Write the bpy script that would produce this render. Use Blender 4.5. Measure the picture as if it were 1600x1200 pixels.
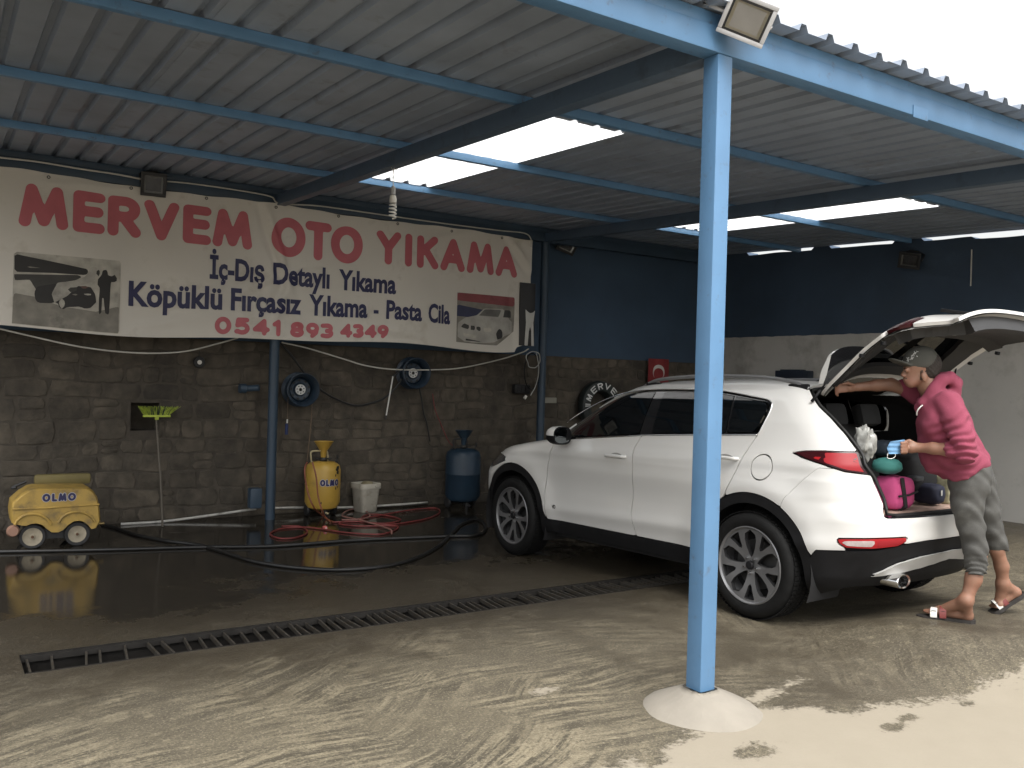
import bpy, bmesh, math, random
import numpy as np
from mathutils import Vector, Matrix, noise as mnoise

# ------------------------------------------------------------------ camera, sky, sun, exposure
scene = bpy.context.scene
COL = scene.collection
for o_ in list(bpy.data.objects):
    bpy.data.objects.remove(o_)
CF, CYAW, CPITCH, CROLL, CH = 1374.094, .5776, -.0024, .028, 1.5188

def cam_axes():
    d = np.array([math.sin(CYAW)*math.cos(CPITCH), math.cos(CYAW)*math.cos(CPITCH), math.sin(CPITCH)])
    r = np.array([math.cos(CYAW), -math.sin(CYAW), 0.])
    u = np.cross(r, d)
    c, s = math.cos(CROLL), math.sin(CROLL)
    return d, c*r+s*u, -s*r+c*u
CD, CR, CU = cam_axes()
CO = np.array([0, 0, CH])
cam_data = bpy.data.cameras.new('camera')
cam = bpy.data.objects.new('camera', cam_data)
COL.objects.link(cam)
cam.matrix_world = Matrix(((CR[0], CU[0], -CD[0], 0), (CR[1], CU[1], -CD[1], 0), (CR[2], CU[2], -CD[2], CH), (0, 0, 0, 1)))
cam_data.sensor_width = 36.0
cam_data.lens = CF/1600*36
cam_data.clip_end = 2000
cam_data.clip_start = .05
scene.camera = cam
scene.render.resolution_x, scene.render.resolution_y = 1024, 768

world = bpy.data.worlds.new('World')
scene.world = world
world.use_nodes = True
wn = world.node_tree
wn.nodes.clear()
SUN_EL, SUN_AZ = math.radians(58), math.radians(195)      # azimuth from +Y towards +X
sky = wn.nodes.new('ShaderNodeTexSky'); sky.sky_type = 'NISHITA'; sky.sun_disc = False
sky.sun_elevation = SUN_EL; sky.sun_rotation = SUN_AZ
sky.air_density = 1.6; sky.dust_density = 6.0; sky.ozone_density = 1.0
hs = wn.nodes.new('ShaderNodeHueSaturation'); hs.inputs['Saturation'].default_value = .12   # overcast: grey sky
bg = wn.nodes.new('ShaderNodeBackground'); bg.inputs['Strength'].default_value = .15
wo = wn.nodes.new('ShaderNodeOutputWorld')
wn.links.new(sky.outputs[0], hs.inputs['Color']); wn.links.new(hs.outputs[0], bg.inputs['Color']); wn.links.new(bg.outputs[0], wo.inputs[0])
sl = bpy.data.lights.new('sun', 'SUN'); sl.energy = .6; sl.angle = math.radians(40); sl.color = (1, .95, .87)
sun = bpy.data.objects.new('sun', sl); COL.objects.link(sun)
sdir = Vector((math.sin(SUN_AZ)*math.cos(SUN_EL), math.cos(SUN_AZ)*math.cos(SUN_EL), math.sin(SUN_EL)))
sun.rotation_euler = sdir.to_track_quat('Z', 'Y').to_euler()
scene.view_settings.view_transform = 'Standard'
scene.view_settings.look = 'None'
scene.view_settings.exposure = 1.2
scene.view_settings.gamma = 1

# ------------------------------------------------------------------ helpers
def ray(px, py): return CD + CR*(px-800)/CF - CU*(py-600)/CF
def onY(px, py, Y): v = ray(px, py); return CO + v*(Y-CO[1])/v[1]
def onX(px, py, X): v = ray(px, py); return CO + v*(X-CO[0])/v[0]
def onZ(px, py, z=0.): v = ray(px, py); return CO + v*(z-CO[2])/v[2]
def pd(px, py, D): return CO + ray(px, py)*D          # D = metres along the view axis
def sstep(a, b, x):
    t = np.clip((np.asarray(x, float)-a)/(b-a), 0, 1); return t*t*(3-2*t)
def fz(X, Y):                                         # height of the yard floor
    A = .13*sstep(4.35, 5.05, X)*sstep(3.9, 3.15, Y)
    B = .13*sstep(6.4, 9.5, X)
    return np.maximum(A, B) - .045*sstep(4.6, 6.8, Y)*(1-sstep(6, 9, X))
RND = random.Random(7)

def tag(o, label, cat=None, group=None, kind=None):
    if label: o['label'] = label
    if cat: o['category'] = cat
    if group: o['group'] = group
    if kind: o['kind'] = kind
    return o
def link(o, parent=None):
    COL.objects.link(o)
    if parent is not None: o.parent = parent
    return o
def empty(name, loc=(0, 0, 0), rot=(0, 0, 0)):
    o = bpy.data.objects.new(name, None); o.empty_display_size = .1
    o.location = loc; o.rotation_euler = rot
    return link(o)
def mesh(name, V, F, mat, parent=None, smooth=False, sharp=None):
    m = bpy.data.meshes.new(name)
    m.from_pydata([tuple(map(float, v)) for v in V], [], [tuple(int(i) for i in f) for f in F])
    if mat is not None: m.materials.append(mat)
    o = bpy.data.objects.new(name, m); link(o, parent)
    if smooth:
        m.shade_smooth()
        if sharp: m.set_sharp_from_angle(angle=math.radians(sharp))
    m.update()
    return o
def local(parent, pts):                               # world points -> parent's frame
    M = parent.matrix_basis.inverted()
    return [tuple(M @ Vector(tuple(map(float, p)))) for p in pts]

class MB:
    """collects shapes into one mesh"""
    def __init__(self): self.V = []; self.F = []
    def add(self, V, F):
        n = len(self.V); self.V += [tuple(map(float, v)) for v in V]; self.F += [tuple(i+n for i in f) for f in F]; return self
    def box(self, c, s, R=None, bev=0.0):
        hx, hy, hz = s[0]/2, s[1]/2, s[2]/2
        if bev <= 0:
            V = [(x, y, z) for z in (-hz, hz) for y in (-hy, hy) for x in (-hx, hx)]
            F = [(0, 2, 3, 1), (4, 5, 7, 6), (0, 1, 5, 4), (2, 6, 7, 3), (0, 4, 6, 2), (1, 3, 7, 5)]
        else:
            bm = bmesh.new(); bmesh.ops.create_cube(bm, size=1)
            for v in bm.verts: v.co = Vector((v.co.x*s[0], v.co.y*s[1], v.co.z*s[2]))
            bmesh.ops.bevel(bm, geom=bm.edges[:], offset=bev, segments=2, affect='EDGES', profile=.6)
            bm.verts.index_update(); V = [v.co[:] for v in bm.verts]; F = [[v.index for v in f.verts] for f in bm.faces]; bm.free()
        if R is not None: V = [tuple(R @ Vector(v)) for v in V]
        return self.add([(v[0]+c[0], v[1]+c[1], v[2]+c[2]) for v in V], F)
    def tube(self, pts, r, n=8, cap=True, closed=False):
        P = [Vector(tuple(map(float, p))) for p in pts]; k = len(P)
        rr = r if isinstance(r, (list, tuple, np.ndarray)) else [r]*k
        V = []; F = []; up = None
        for i in range(k):
            if closed: t = P[(i+1) % k]-P[i-1]
            else: t = P[min(i+1, k-1)]-P[max(i-1, 0)]
            t.normalize()
            if up is None:
                a = Vector((0, 0, 1)) if abs(t.z) < .9 else Vector((1, 0, 0))
                up = (a - t*a.dot(t)).normalized()
            else:
                up = (up - t*up.dot(t))
                if up.length < 1e-6: up = t.orthogonal()
                up.normalize()
            w = t.cross(up)
            for j in range(n):
                a = 2*math.pi*j/n
                V.append(P[i]+(up*math.cos(a)+w*math.sin(a))*rr[i])
        m = k if closed else k-1
        for i in range(m):
            for j in range(n):
                a = i*n+j; b = i*n+(j+1) % n; c = ((i+1) % k)*n+(j+1) % n; d = ((i+1) % k)*n+j
                F.append((a, b, c, d))
        if cap and not closed:
            F.append(tuple(range(n))[::-1]); F.append(tuple((k-1)*n+j for j in range(n)))
        return self.add(V, F)
    def lathe(self, prof, n=32, axis='z', c=(0, 0, 0), closed=False):
        """prof: (radius, height) pairs"""
        V = []; F = []; k = len(prof)
        for r, h in prof:
            for j in range(n):
                a = 2*math.pi*j/n; x, y = r*math.cos(a), r*math.sin(a)
                V.append({'z': (x, y, h), 'x': (h, x, y), 'y': (y, h, x)}[axis])
        for i in range(k if closed else k-1):
            for j in range(n):
                i2 = (i+1) % k
                F.append((i*n+j, i*n+(j+1) % n, i2*n+(j+1) % n, i2*n+j))
        if not closed:
            F.append(tuple(range(n))[::-1]); F.append(tuple((k-1)*n+j for j in range(n)))
        return self.add([(v[0]+c[0], v[1]+c[1], v[2]+c[2]) for v in V], F)
    def build(self, name, mat, parent=None, smooth=False, sharp=None):
        return mesh(name, self.V, self.F, mat, parent, smooth, sharp)

def catmull(pts, n=8, closed=False):
    P = [np.array(p, float) for p in pts]; k = len(P); out = []
    rng = range(k) if closed else range(k-1)
    for i in rng:
        p1, p2 = P[i], P[(i+1) % k]
        p0 = P[i-1] if (closed or i > 0) else 2*p1-p2
        p3 = P[(i+2) % k] if (closed or i+2 < k) else 2*p2-p1
        for j in range(n):
            t = j/n
            out.append(.5*((2*p1)+(p2-p0)*t+(2*p0-5*p1+4*p2-p3)*t*t+(3*p1-p0-3*p2+p3)*t**3))
    if not closed: out.append(P[-1])
    return out

def clip_grid(P, S, extra=None):
    """keep the part of the grid surface P[nu,nv,3] where S<=0; returns verts, faces and boundary edges"""
    nu, nv = S.shape
    V = []; F = []; vid = {}; eid = {}
    ins = S <= 0
    cnt = ins[:-1, :-1].astype(int)+ins[1:, :-1]+ins[1:, 1:]+ins[:-1, 1:]
    def gv(i, j):
        k = (i, j)
        if k not in vid: vid[k] = len(V); V.append(tuple(P[i, j]))
        return vid[k]
    def ev(a, b):
        k = (a, b) if a < b else (b, a)
        if k not in eid:
            s0, s1 = S[k[0]], S[k[1]]; t = s0/(s0-s1); t = min(max(t, .02), .98)
            eid[k] = len(V); V.append(tuple(P[k[0]]*(1-t)+P[k[1]]*t))
        return eid[k]
    full = np.argwhere(cnt == 4)
    for i, j in full.tolist():
        F.append((gv(i, j), gv(i+1, j), gv(i+1, j+1), gv(i, j+1)))
    for i, j in np.argwhere((cnt > 0) & (cnt < 4)).tolist():
        cs = [(i, j), (i+1, j), (i+1, j+1), (i, j+1)]
        poly = []
        for q in range(4):
            a, b = cs[q], cs[(q+1) % 4]
            if ins[a]: poly.append(gv(*a))
            if ins[a] != ins[b]: poly.append(ev(a, b))
        if len(poly) >= 3: F.append(tuple(poly))
    return V, F
def bound_edges(F):
    E = {}
    for f in F:
        for a, b in zip(f, f[1:]+f[:1]):
            k = (a, b) if a < b else (b, a)
            E[k] = None if k in E else (a, b)
    return [e for e in E.values() if e]
def thicken(V, F, vec):
    """fold the boundary of a sheet back by vec (array per vertex or one vector)"""
    be = bound_edges(F); V = list(V); F = list(F); m = {}
    for a, b in be:
        for q in (a, b):
            if q not in m:
                d = vec[q] if isinstance(vec, np.ndarray) and vec.ndim == 2 else vec
                m[q] = len(V); V.append(tuple(np.array(V[q])+np.array(d)))
        F.append((b, a, m[a], m[b]))
    return V, F

# signed distances in 2-D (numpy arrays)
def sd_seg(X, Y, a, b):
    ax, ay = a; bx, by = b; dx, dy = bx-ax, by-ay
    t = np.clip(((X-ax)*dx+(Y-ay)*dy)/(dx*dx+dy*dy+1e-12), 0, 1)
    return np.hypot(X-ax-t*dx, Y-ay-t*dy)
def sd_poly(X, Y, pts):
    d = np.full(X.shape, 1e9); inside = np.zeros(X.shape, bool); n = len(pts)
    for i in range(n):
        a, b = pts[i], pts[(i+1) % n]
        d = np.minimum(d, sd_seg(X, Y, a, b))
        if a[1] != b[1]:
            c = ((a[1] > Y) != (b[1] > Y)) & (X < (b[0]-a[0])*(Y-a[1])/(b[1]-a[1])+a[0])
            inside ^= c
    return np.where(inside, -d, d)
def sd_line(X, Y, pts):
    d = np.full(np.shape(X), 1e9)
    for a, b in zip(pts[:-1], pts[1:]): d = np.minimum(d, sd_seg(X, Y, a, b))
    return d

# ------------------------------------------------------------------ materials
MATS = {}
def srgb(r, g, b):
    f = lambda c: (c/255/12.92) if c/255 <= .04045 else ((c/255+.055)/1.055)**2.4
    return (f(r), f(g), f(b), 1)
def mat(name, col, rough=.6, metal=0., spec=.5, coat=0., var=.12, scale=6., bump=0., bscale=60., dirt=None, dirt_amt=.5, dirt_scale=3., coords='Object', rand=0., alpha=None, trans=0.):
    if name in MATS: return MATS[name]
    m = bpy.data.materials.new(name); m.use_nodes = True; MATS[name] = m
    nt = m.node_tree; N = nt.nodes; L = nt.links; b = N['Principled BSDF']
    col = tuple(col)[:3]
    if coords == 'World': out = N.new('ShaderNodeNewGeometry').outputs['Position']
    else: out = N.new('ShaderNodeTexCoord').outputs[coords]
    nz = N.new('ShaderNodeTexNoise'); nz.inputs['Scale'].default_value = scale; nz.inputs['Detail'].default_value = 6
    L.new(out, nz.inputs['Vector'])
    mr = N.new('ShaderNodeMapRange'); mr.inputs[1].default_value = .3; mr.inputs[2].default_value = .7
    mr.inputs[3].default_value = 1-var; mr.inputs[4].default_value = 1+var
    L.new(nz.outputs['Fac'], mr.inputs[0])
    mx = N.new('ShaderNodeMix'); mx.data_type = 'RGBA'; mx.blend_type = 'MULTIPLY'; mx.inputs[0].default_value = 1
    mx.inputs[6].default_value = col+(1,)
    L.new(mr.outputs[0], mx.inputs[7]); cur = mx.outputs[2]
    if rand > 0:
        oi = N.new('ShaderNodeObjectInfo'); r2 = N.new('ShaderNodeMapRange'); r2.inputs[3].default_value = 1-rand; r2.inputs[4].default_value = 1+rand
        L.new(oi.outputs['Random'], r2.inputs[0])
        m2 = N.new('ShaderNodeMix'); m2.data_type = 'RGBA'; m2.blend_type = 'MULTIPLY'; m2.inputs[0].default_value = 1
        L.new(cur, m2.inputs[6]); L.new(r2.outputs[0], m2.inputs[7]); cur = m2.outputs[2]
    if dirt is not None:
        n2 = N.new('ShaderNodeTexNoise'); n2.inputs['Scale'].default_value = dirt_scale; n2.inputs['Detail'].default_value = 8; n2.inputs['Roughness'].default_value = .65
        L.new(out, n2.inputs['Vector'])
        cr = N.new('ShaderNodeMapRange'); cr.inputs[1].default_value = .62-.25*dirt_amt; cr.inputs[2].default_value = .78-.2*dirt_amt; cr.inputs[4].default_value = .9
        L.new(n2.outputs['Fac'], cr.inputs[0])
        m3 = N.new('ShaderNodeMix'); m3.data_type = 'RGBA'; L.new(cr.outputs[0], m3.inputs[0]); L.new(cur, m3.inputs[6]); m3.inputs[7].default_value = tuple(dirt)[:3]+(1,)
        cur = m3.outputs[2]
    L.new(cur, b.inputs['Base Color'])
    b.inputs['Roughness'].default_value = rough; b.inputs['Metallic'].default_value = metal
    b.inputs['Specular IOR Level'].default_value = spec
    b.inputs['Coat Weight'].default_value = coat; b.inputs['Coat Roughness'].default_value = .04
    if trans: b.inputs['Transmission Weight'].default_value = trans
    if alpha is not None: b.inputs['Alpha'].default_value = alpha
    if bump > 0:
        n3 = N.new('ShaderNodeTexNoise'); n3.inputs['Scale'].default_value = bscale; n3.inputs['Detail'].default_value = 5
        L.new(out, n3.inputs['Vector'])
        bp = N.new('ShaderNodeBump'); bp.inputs['Strength'].default_value = bump; bp.inputs['Distance'].default_value = .01
        L.new(n3.outputs['Fac'], bp.inputs['Height']); L.new(bp.outputs[0], b.inputs['Normal'])
    return m

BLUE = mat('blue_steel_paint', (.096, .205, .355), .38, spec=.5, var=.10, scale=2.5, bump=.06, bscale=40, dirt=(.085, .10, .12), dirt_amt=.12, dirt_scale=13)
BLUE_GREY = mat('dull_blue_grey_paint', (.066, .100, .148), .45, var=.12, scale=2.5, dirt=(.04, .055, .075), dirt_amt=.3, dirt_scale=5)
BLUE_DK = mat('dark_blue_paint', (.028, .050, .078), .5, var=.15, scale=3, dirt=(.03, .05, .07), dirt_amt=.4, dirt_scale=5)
NAVY_WALL = mat('navy_wall_paint', (.040, .072, .118), .75, var=.14, scale=1.5, bump=.12, bscale=25, dirt=(.045, .066, .088), dirt_amt=.3, dirt_scale=1.2)
WHITE_WALL = mat('grey_white_render', (.48, .465, .435), .9, var=.10, scale=1.2, bump=.2, bscale=18, dirt=(.30, .285, .255), dirt_amt=.5, dirt_scale=1.6)
ROOF = mat('galvanised_sheet', (.315, .36, .43), .5, metal=.25, var=.12, scale=2.2, dirt=(.22, .23, .25), dirt_amt=.2, dirt_scale=4, rand=.07)
CONC = mat('post_footing_concrete', (.245, .222, .185), .9, var=.1, scale=5, bump=.25, bscale=40)
BLACK = mat('black_plastic', (.012, .012, .013), .45, var=.2, scale=10)
BLACKM = mat('black_matte_trim', (.016, .016, .017), .62, var=.2, scale=10, bump=.05, bscale=200)
GREYP = mat('grey_plastic', (.33, .33, .33), .5)
WHITEP = mat('white_plastic', (.62, .60, .55), .5, var=.08)
# ------------------------------------------------------------------ ground
DX0, DX1, DY0, DY1 = .39, 6.25, 4.965, 5.30      # drain trench
def ground_material():
    m = bpy.data.materials.new('yard_concrete'); m.use_nodes = True
    nt = m.node_tree; N = nt.nodes; L = nt.links; b = N['Principled BSDF']
    tc = N.new('ShaderNodeTexCoord'); P = tc.outputs['Object']
    def noise(scale, detail=6, rough=.55, vec=None, dist=0.):
        n = N.new('ShaderNodeTexNoise'); n.inputs['Scale'].default_value = scale; n.inputs['Detail'].default_value = detail
        n.inputs['Roughness'].default_value = rough; n.inputs['Distortion'].default_value = dist
        L.new(vec or P, n.inputs['Vector']); return n.outputs['Fac']
    def mrange(v, a, c, d=0., e=1., smooth=True):
        n = N.new('ShaderNodeMapRange'); n.interpolation_type = 'SMOOTHSTEP' if smooth else 'LINEAR'
        for k, q in ((1, a), (2, c), (3, d), (4, e)): n.inputs[k].default_value = q
        L.new(v, n.inputs[0]); return n.outputs[0]
    def math_(op, a, c):
        n = N.new('ShaderNodeMath'); n.operation = op
        for k, q in ((0, a), (1, c)):
            if isinstance(q, (int, float)): n.inputs[k].default_value = q
            else: L.new(q, n.inputs[k])
        return n.outputs[0]
    def mix(f, a, c, mode='MIX'):
        n = N.new('ShaderNodeMix'); n.data_type = 'RGBA'; n.blend_type = mode
        for k, q in ((0, f), (6, a), (7, c)):
            if isinstance(q, (int, float)): n.inputs[k].default_value = q
            elif isinstance(q, tuple): n.inputs[k].default_value = q+(1,)
            else: L.new(q, n.inputs[k])
        return n.outputs[2]
    def attr(nm):
        n = N.new('ShaderNodeAttribute'); n.attribute_name = nm; return n.outputs['Fac']
    n_big = noise(.9, 5, .6); n_mid = noise(4.5, 7, .6); n_fine = noise(38, 5, .7); n_grit = noise(85, 4, .75); n_mott = noise(13, 6, .7)
    edge = math_('ADD', math_('MULTIPLY', math_('SUBTRACT', n_mid, .5), .42), math_('MULTIPLY', math_('SUBTRACT', n_fine, .5), .30))
    dry = mrange(math_('ADD', attr('dry'), edge), -.03, .05)
    wet = math_('ADD', attr('wet'), math_('MULTIPLY', math_('SUBTRACT', n_big, .5), .7))
    wet = math_('ADD', wet, math_('MULTIPLY', math_('SUBTRACT', n_mid, .5), .70))
    puddle = mrange(wet, .74, .92)
    damp = mrange(wet, .02, .68)
    # broom and tyre sweeps: short stretched streaks lying in several directions
    wob = N.new('ShaderNodeTexNoise'); wob.inputs['Scale'].default_value = .8; wob.inputs['Detail'].default_value = 2; L.new(P, wob.inputs['Vector'])
    va = N.new('ShaderNodeVectorMath'); va.operation = 'MULTIPLY_ADD'; L.new(wob.outputs['Color'], va.inputs[0]); va.inputs[1].default_value = (.15, .38, 0); L.new(P, va.inputs[2])
    def sweep(deg, sy, seed):
        mp = N.new('ShaderNodeMapping'); mp.inputs['Rotation'].default_value = (0, 0, math.radians(deg)); mp.inputs['Scale'].default_value = (1.1, sy, 1); mp.inputs['Location'].default_value = (seed, seed*1.7, 0)
        L.new(va.outputs[0], mp.inputs['Vector'])
        return mrange(math_('ADD', noise(2.0, 6, .68, mp.outputs[0]), math_('MULTIPLY', math_('SUBTRACT', n_fine, .5), .35)), .41, .60)
    def arcs(cx, cy, k, seed):
        d = N.new('ShaderNodeVectorMath'); d.operation = 'DISTANCE'; L.new(va.outputs[0], d.inputs[0]); d.inputs[1].default_value = (cx, cy, 0)
        sp = N.new('ShaderNodeSeparateXYZ'); L.new(va.outputs[0], sp.inputs[0])
        cb = N.new('ShaderNodeCombineXYZ'); L.new(math_('MULTIPLY', sp.outputs[0], 1.0), cb.inputs[0]); L.new(math_('MULTIPLY', d.outputs['Value'], k), cb.inputs[1]); cb.inputs[2].default_value = seed
        return mrange(math_('ADD', noise(1.7, 6, .66, cb.outputs[0]), math_('MULTIPLY', math_('SUBTRACT', n_fine, .5), .30)), .42, .58)
    pick = mrange(noise(.75, 2, .5), .44, .56); pick2 = mrange(noise(1.1, 2, .5, va.outputs[0]), .50, .60)
    def fmix(f, a, c):
        n = N.new('ShaderNodeMix'); L.new(f, n.inputs[0]); L.new(a, n.inputs[2]); L.new(c, n.inputs[3]); return n.outputs[0]
    streak = fmix(pick2, fmix(pick, arcs(1.9, .4, 11.0, 0), arcs(-1.2, 8.2, 13.0, 3.3)), sweep(-34, 13.0, 7.1))
    smask = math_('MULTIPLY', attr('streak'), mrange(noise(1.6, 5, .65), .36, .60))
    # colour
    c = mix(n_mid, (.082, .069, .045), (.165, .140, .094))
    c = mix(mrange(n_big, .35, .65), mix(.5, c, (.075, .063, .045)), c)
    sk = math_('MULTIPLY', streak, smask)
    c = mix(math_('MULTIPLY', smask, .80), c, mix(streak, (.056, .047, .031), (.235, .200, .134)))
    c = mix(math_('MULTIPLY', mrange(n_mott, .46, .36), .55), c, (.062, .052, .034))
    c = mix(math_('MULTIPLY', mrange(n_mott, .56, .68), .45), c, (.29, .25, .165))
    grit = mrange(n_grit, .55, .64)
    c = mix(math_('MULTIPLY', grit, .5), c, (.36, .315, .225))
    c = mix(math_('MULTIPLY', mrange(n_grit, .46, .37), .7), c, (.045, .038, .027))
    wetc = mix(n_mid, (.022, .018, .013), (.058, .047, .031))
    wetc = mix(math_('MULTIPLY', mrange(n_fine, .52, .66), .45), wetc, (.105, .086, .056))
    wetc = mix(math_('MULTIPLY', grit, .4), wetc, (.16, .14, .11))
    c = mix(damp, c, wetc)
    c = mix(puddle, c, (.022, .019, .015))
    dryc = mix(n_mid, (.245, .214, .162), (.290, .255, .197))
    dryc = mix(math_('MULTIPLY', grit, .15), dryc, (.19, .17, .14))
    c = mix(dry, c, dryc)
    L.new(c, b.inputs['Base Color'])
    r = math_('ADD', math_('MULTIPLY', damp, -.40), .74)
    r = math_('ADD', r, math_('MULTIPLY', math_('SUBTRACT', n_fine, .5), .25))
    rm = N.new('ShaderNodeMix'); L.new(puddle, rm.inputs[0]); L.new(r, rm.inputs[2]); rm.inputs[3].default_value = .045
    rm2 = N.new('ShaderNodeMix'); L.new(dry, rm2.inputs[0]); L.new(rm.outputs[0], rm2.inputs[2]); rm2.inputs[3].default_value = .9
    L.new(rm2.outputs[0], b.inputs['Roughness'])
    b.inputs['Specular IOR Level'].default_value = .5
    h = math_('ADD', math_('MULTIPLY', n_grit, .55), math_('MULTIPLY', n_fine, .6))
    h = math_('ADD', h, math_('MULTIPLY', sk, .22))
    bp = N.new('ShaderNodeBump'); bp.inputs['Distance'].default_value = .012
    flat = math_('SUBTRACT', 1.0, math_('MAXIMUM', math_('MULTIPLY', puddle, .965), math_('MULTIPLY', dry, .8)))
    L.new(math_('MULTIPLY', flat, .75), bp.inputs['Strength']); L.new(h, bp.inputs['Height']); L.new(bp.outputs[0], b.inputs['Normal'])
    return m

def build_ground():
    xs = sorted(set([-400, -120, -40, -12, -5, -2, -1, -.5] + [round(v, 3) for v in np.arange(0, 7.6, .045)] + [8, 8.5, 9, 9.5, 9.9, 10.4, 12, 18, 40, 120, 400] + [DX0, DX1]))
    ys = sorted(set([-400, -120, -40, -12, -5, -2, 0, .6, 1.2] + [round(v, 3) for v in np.arange(1.6, 6.9, .045)] + [round(v, 3) for v in np.arange(6.95, 9.9, .12)] + [10.2, 12, 18, 40, 120, 400] + [DY0, DY1]))
    X, Y = np.meshgrid(xs, ys, indexing='ij'); Z = fz(X, Y)
    nx, ny = X.shape
    V = np.stack([X, Y, Z], -1).reshape(-1, 3)
    F = []
    for i in range(nx-1):
        for j in range(ny-1):
            cx, cy = (xs[i]+xs[i+1])/2, (ys[j]+ys[j+1])/2
            if DX0 < cx < DX1 and DY0 < cy < DY1: continue
            F.append((i*ny+j, (i+1)*ny+j, (i+1)*ny+j+1, i*ny+j+1))
    bd = [onZ(px, py, .0 if px < 1200 else .08)[:2] for px, py in [(930, 1199), (1010, 1172), (1060, 1152), (1180, 1102), (1300, 1082), (1400, 1077), (1500, 1062), (1600, 1047)]]
    poly = [(1.2, .3), (1.9, 2.1)] + [tuple(p) for p in bd] + [(8, 1.7), (60, -6), (60, -60), (-60, -60), (-60, -4)]
    Xf, Yf = X.ravel(), Y.ravel()
    dry = -sd_poly(Xf, Yf, poly)
    for px, py, rx, ry in [(1185, 1172, .075, .05), (1395, 1137, .07, .03), (1420, 1122, .05, .03), (1512, 1099, .05, .02), (1420, 1090, .07, .03), (1010, 1192, .08, .05), (1330, 1092, .06, .02)]:
        c = onZ(px, py, 0)
        q = np.hypot((Xf-c[0])/rx, (Yf-c[1])/ry)
        dry = np.minimum(dry, (q-1)*.09)
    for px, py, rx, ry in [(1240, 1066, .10, .045), (850, 1080, .10, .03), (1190, 1088, .14, .05)]:
        c = onZ(px, py, 0)
        q = np.hypot((Xf-c[0])/rx, (Yf-c[1])/ry)
        dry = np.maximum(dry, (1-q)*.09)
    dry = np.clip(dry, -1, 1)
    wet = .06 + .50*sstep(3.5, 5.2, Yf) + .44*sstep(5.6, 7.4, Yf)*(1-.45*sstep(4.4, 6.2, Xf))
    wet += .30*sstep(2.3, 3.4, Xf)*(1-sstep(3.3, 4.6, Yf))*sstep(2.3, 2.8, Yf)*(1-.5*sstep(5.2, 6.5, Xf))
    for px, py, rx, ry, a in [(70, 905, .75, .55, .5), (505, 850, 1.1, .45, .35), (300, 930, .9, .35, .2), (250, 955, .5, .22, .15)]:
        c = onZ(px, py, 0); q = np.hypot((Xf-c[0])/rx, (Yf-c[1])/ry); wet += a*np.exp(-q*q)
    wet = np.where(Yf > 9.9, .5, wet)
    streak = sstep(2.2, 2.9, Yf)*(1-sstep(4.4, 5.2, Yf))*(1-.65*sstep(2.6, 3.6, Xf)) + .25*sstep(1, 2.5, Yf)*(1-sstep(4.8, 5.6, Yf))
    m = bpy.data.meshes.new('ground'); m.from_pydata(V.tolist(), [], F)
    for nm, a in (('dry', dry), ('wet', wet), ('streak', streak)):
        at = m.attributes.new(nm, 'FLOAT', 'POINT'); at.data.foreach_set('value', np.ascontiguousarray(a, dtype=np.float32))
    m.materials.append(ground_material()); m.shade_smooth()
    o = bpy.data.objects.new('ground', m); link(o); o['kind'] = 'structure'
    return o
build_ground()

# ------------------------------------------------------------------ drain trench with its grating
def build_drain():
    t = empty('drain_channel', (DX0, DY0, 0))
    tag(t, 'long black floor drain with a rusty bar grating across the wet yard', 'drain')
    W = MB()
    zt, zb = -.006, -.17
    L_, w = DX1-DX0, DY1-DY0
    W.add([(0, 0, 0), (L_, 0, 0), (L_, 0, zb), (0, 0, zb)], [(0, 1, 2, 3)])
    W.add([(0, w, 0), (L_, w, 0), (L_, w, zb), (0, w, zb)], [(3, 2, 1, 0)])
    W.add([(0, 0, 0), (0, w, 0), (0, w, zb), (0, 0, zb)], [(3, 2, 1, 0)])
    W.add([(L_, 0, 0), (L_, w, 0), (L_, w, zb), (L_, 0, zb)], [(0, 1, 2, 3)])
    W.add([(0, 0, zb), (L_, 0, zb), (L_, w, zb), (0, w, zb)], [(0, 1, 2, 3)])
    W.build('trench', mat('trench_wet_black', (.012, .011, .010), .35, var=.3, bump=.3, bscale=30), t)
    iron = mat('grate_iron', (.085, .078, .068), .4, metal=.55, var=.35, scale=14, dirt=(.10, .075, .045), dirt_amt=.5, dirt_scale=9)
    for yy, nm in ((.012, 'frame_rail'), (w-.012, 'frame_rail')):
        b = MB(); b.box((L_/2, yy, -.022), (L_-.01, .020, .034)); b.build('frame_rail', mat('rail_black_iron', (.022, .020, .018), .5, metal=.3, var=.3, scale=9), t)
    bars = []
    bar = MB(); bar.box((0, w/2, 0), (.011, w-.05, .024)); bo = bar.build('bar', iron, t)
    x = .03; first = True
    gaps = [.10, .15, .07, .13, .17, .075, .085, .085, .08, .075, .08, .085, .085]
    i = 0
    while x < L_-.03:
        if first: o = bo; first = False
        else: o = bo.copy(); link(o, t)
        o.location = (x, 0, -.022+RND.uniform(-.008, .003)); o.rotation_euler = (RND.uniform(-.02, .02), 0, RND.uniform(-.13, .06))
        x += gaps[i] if i < len(gaps) else .063+RND.uniform(-.007, .007)
        i += 1
build_drain()

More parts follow.
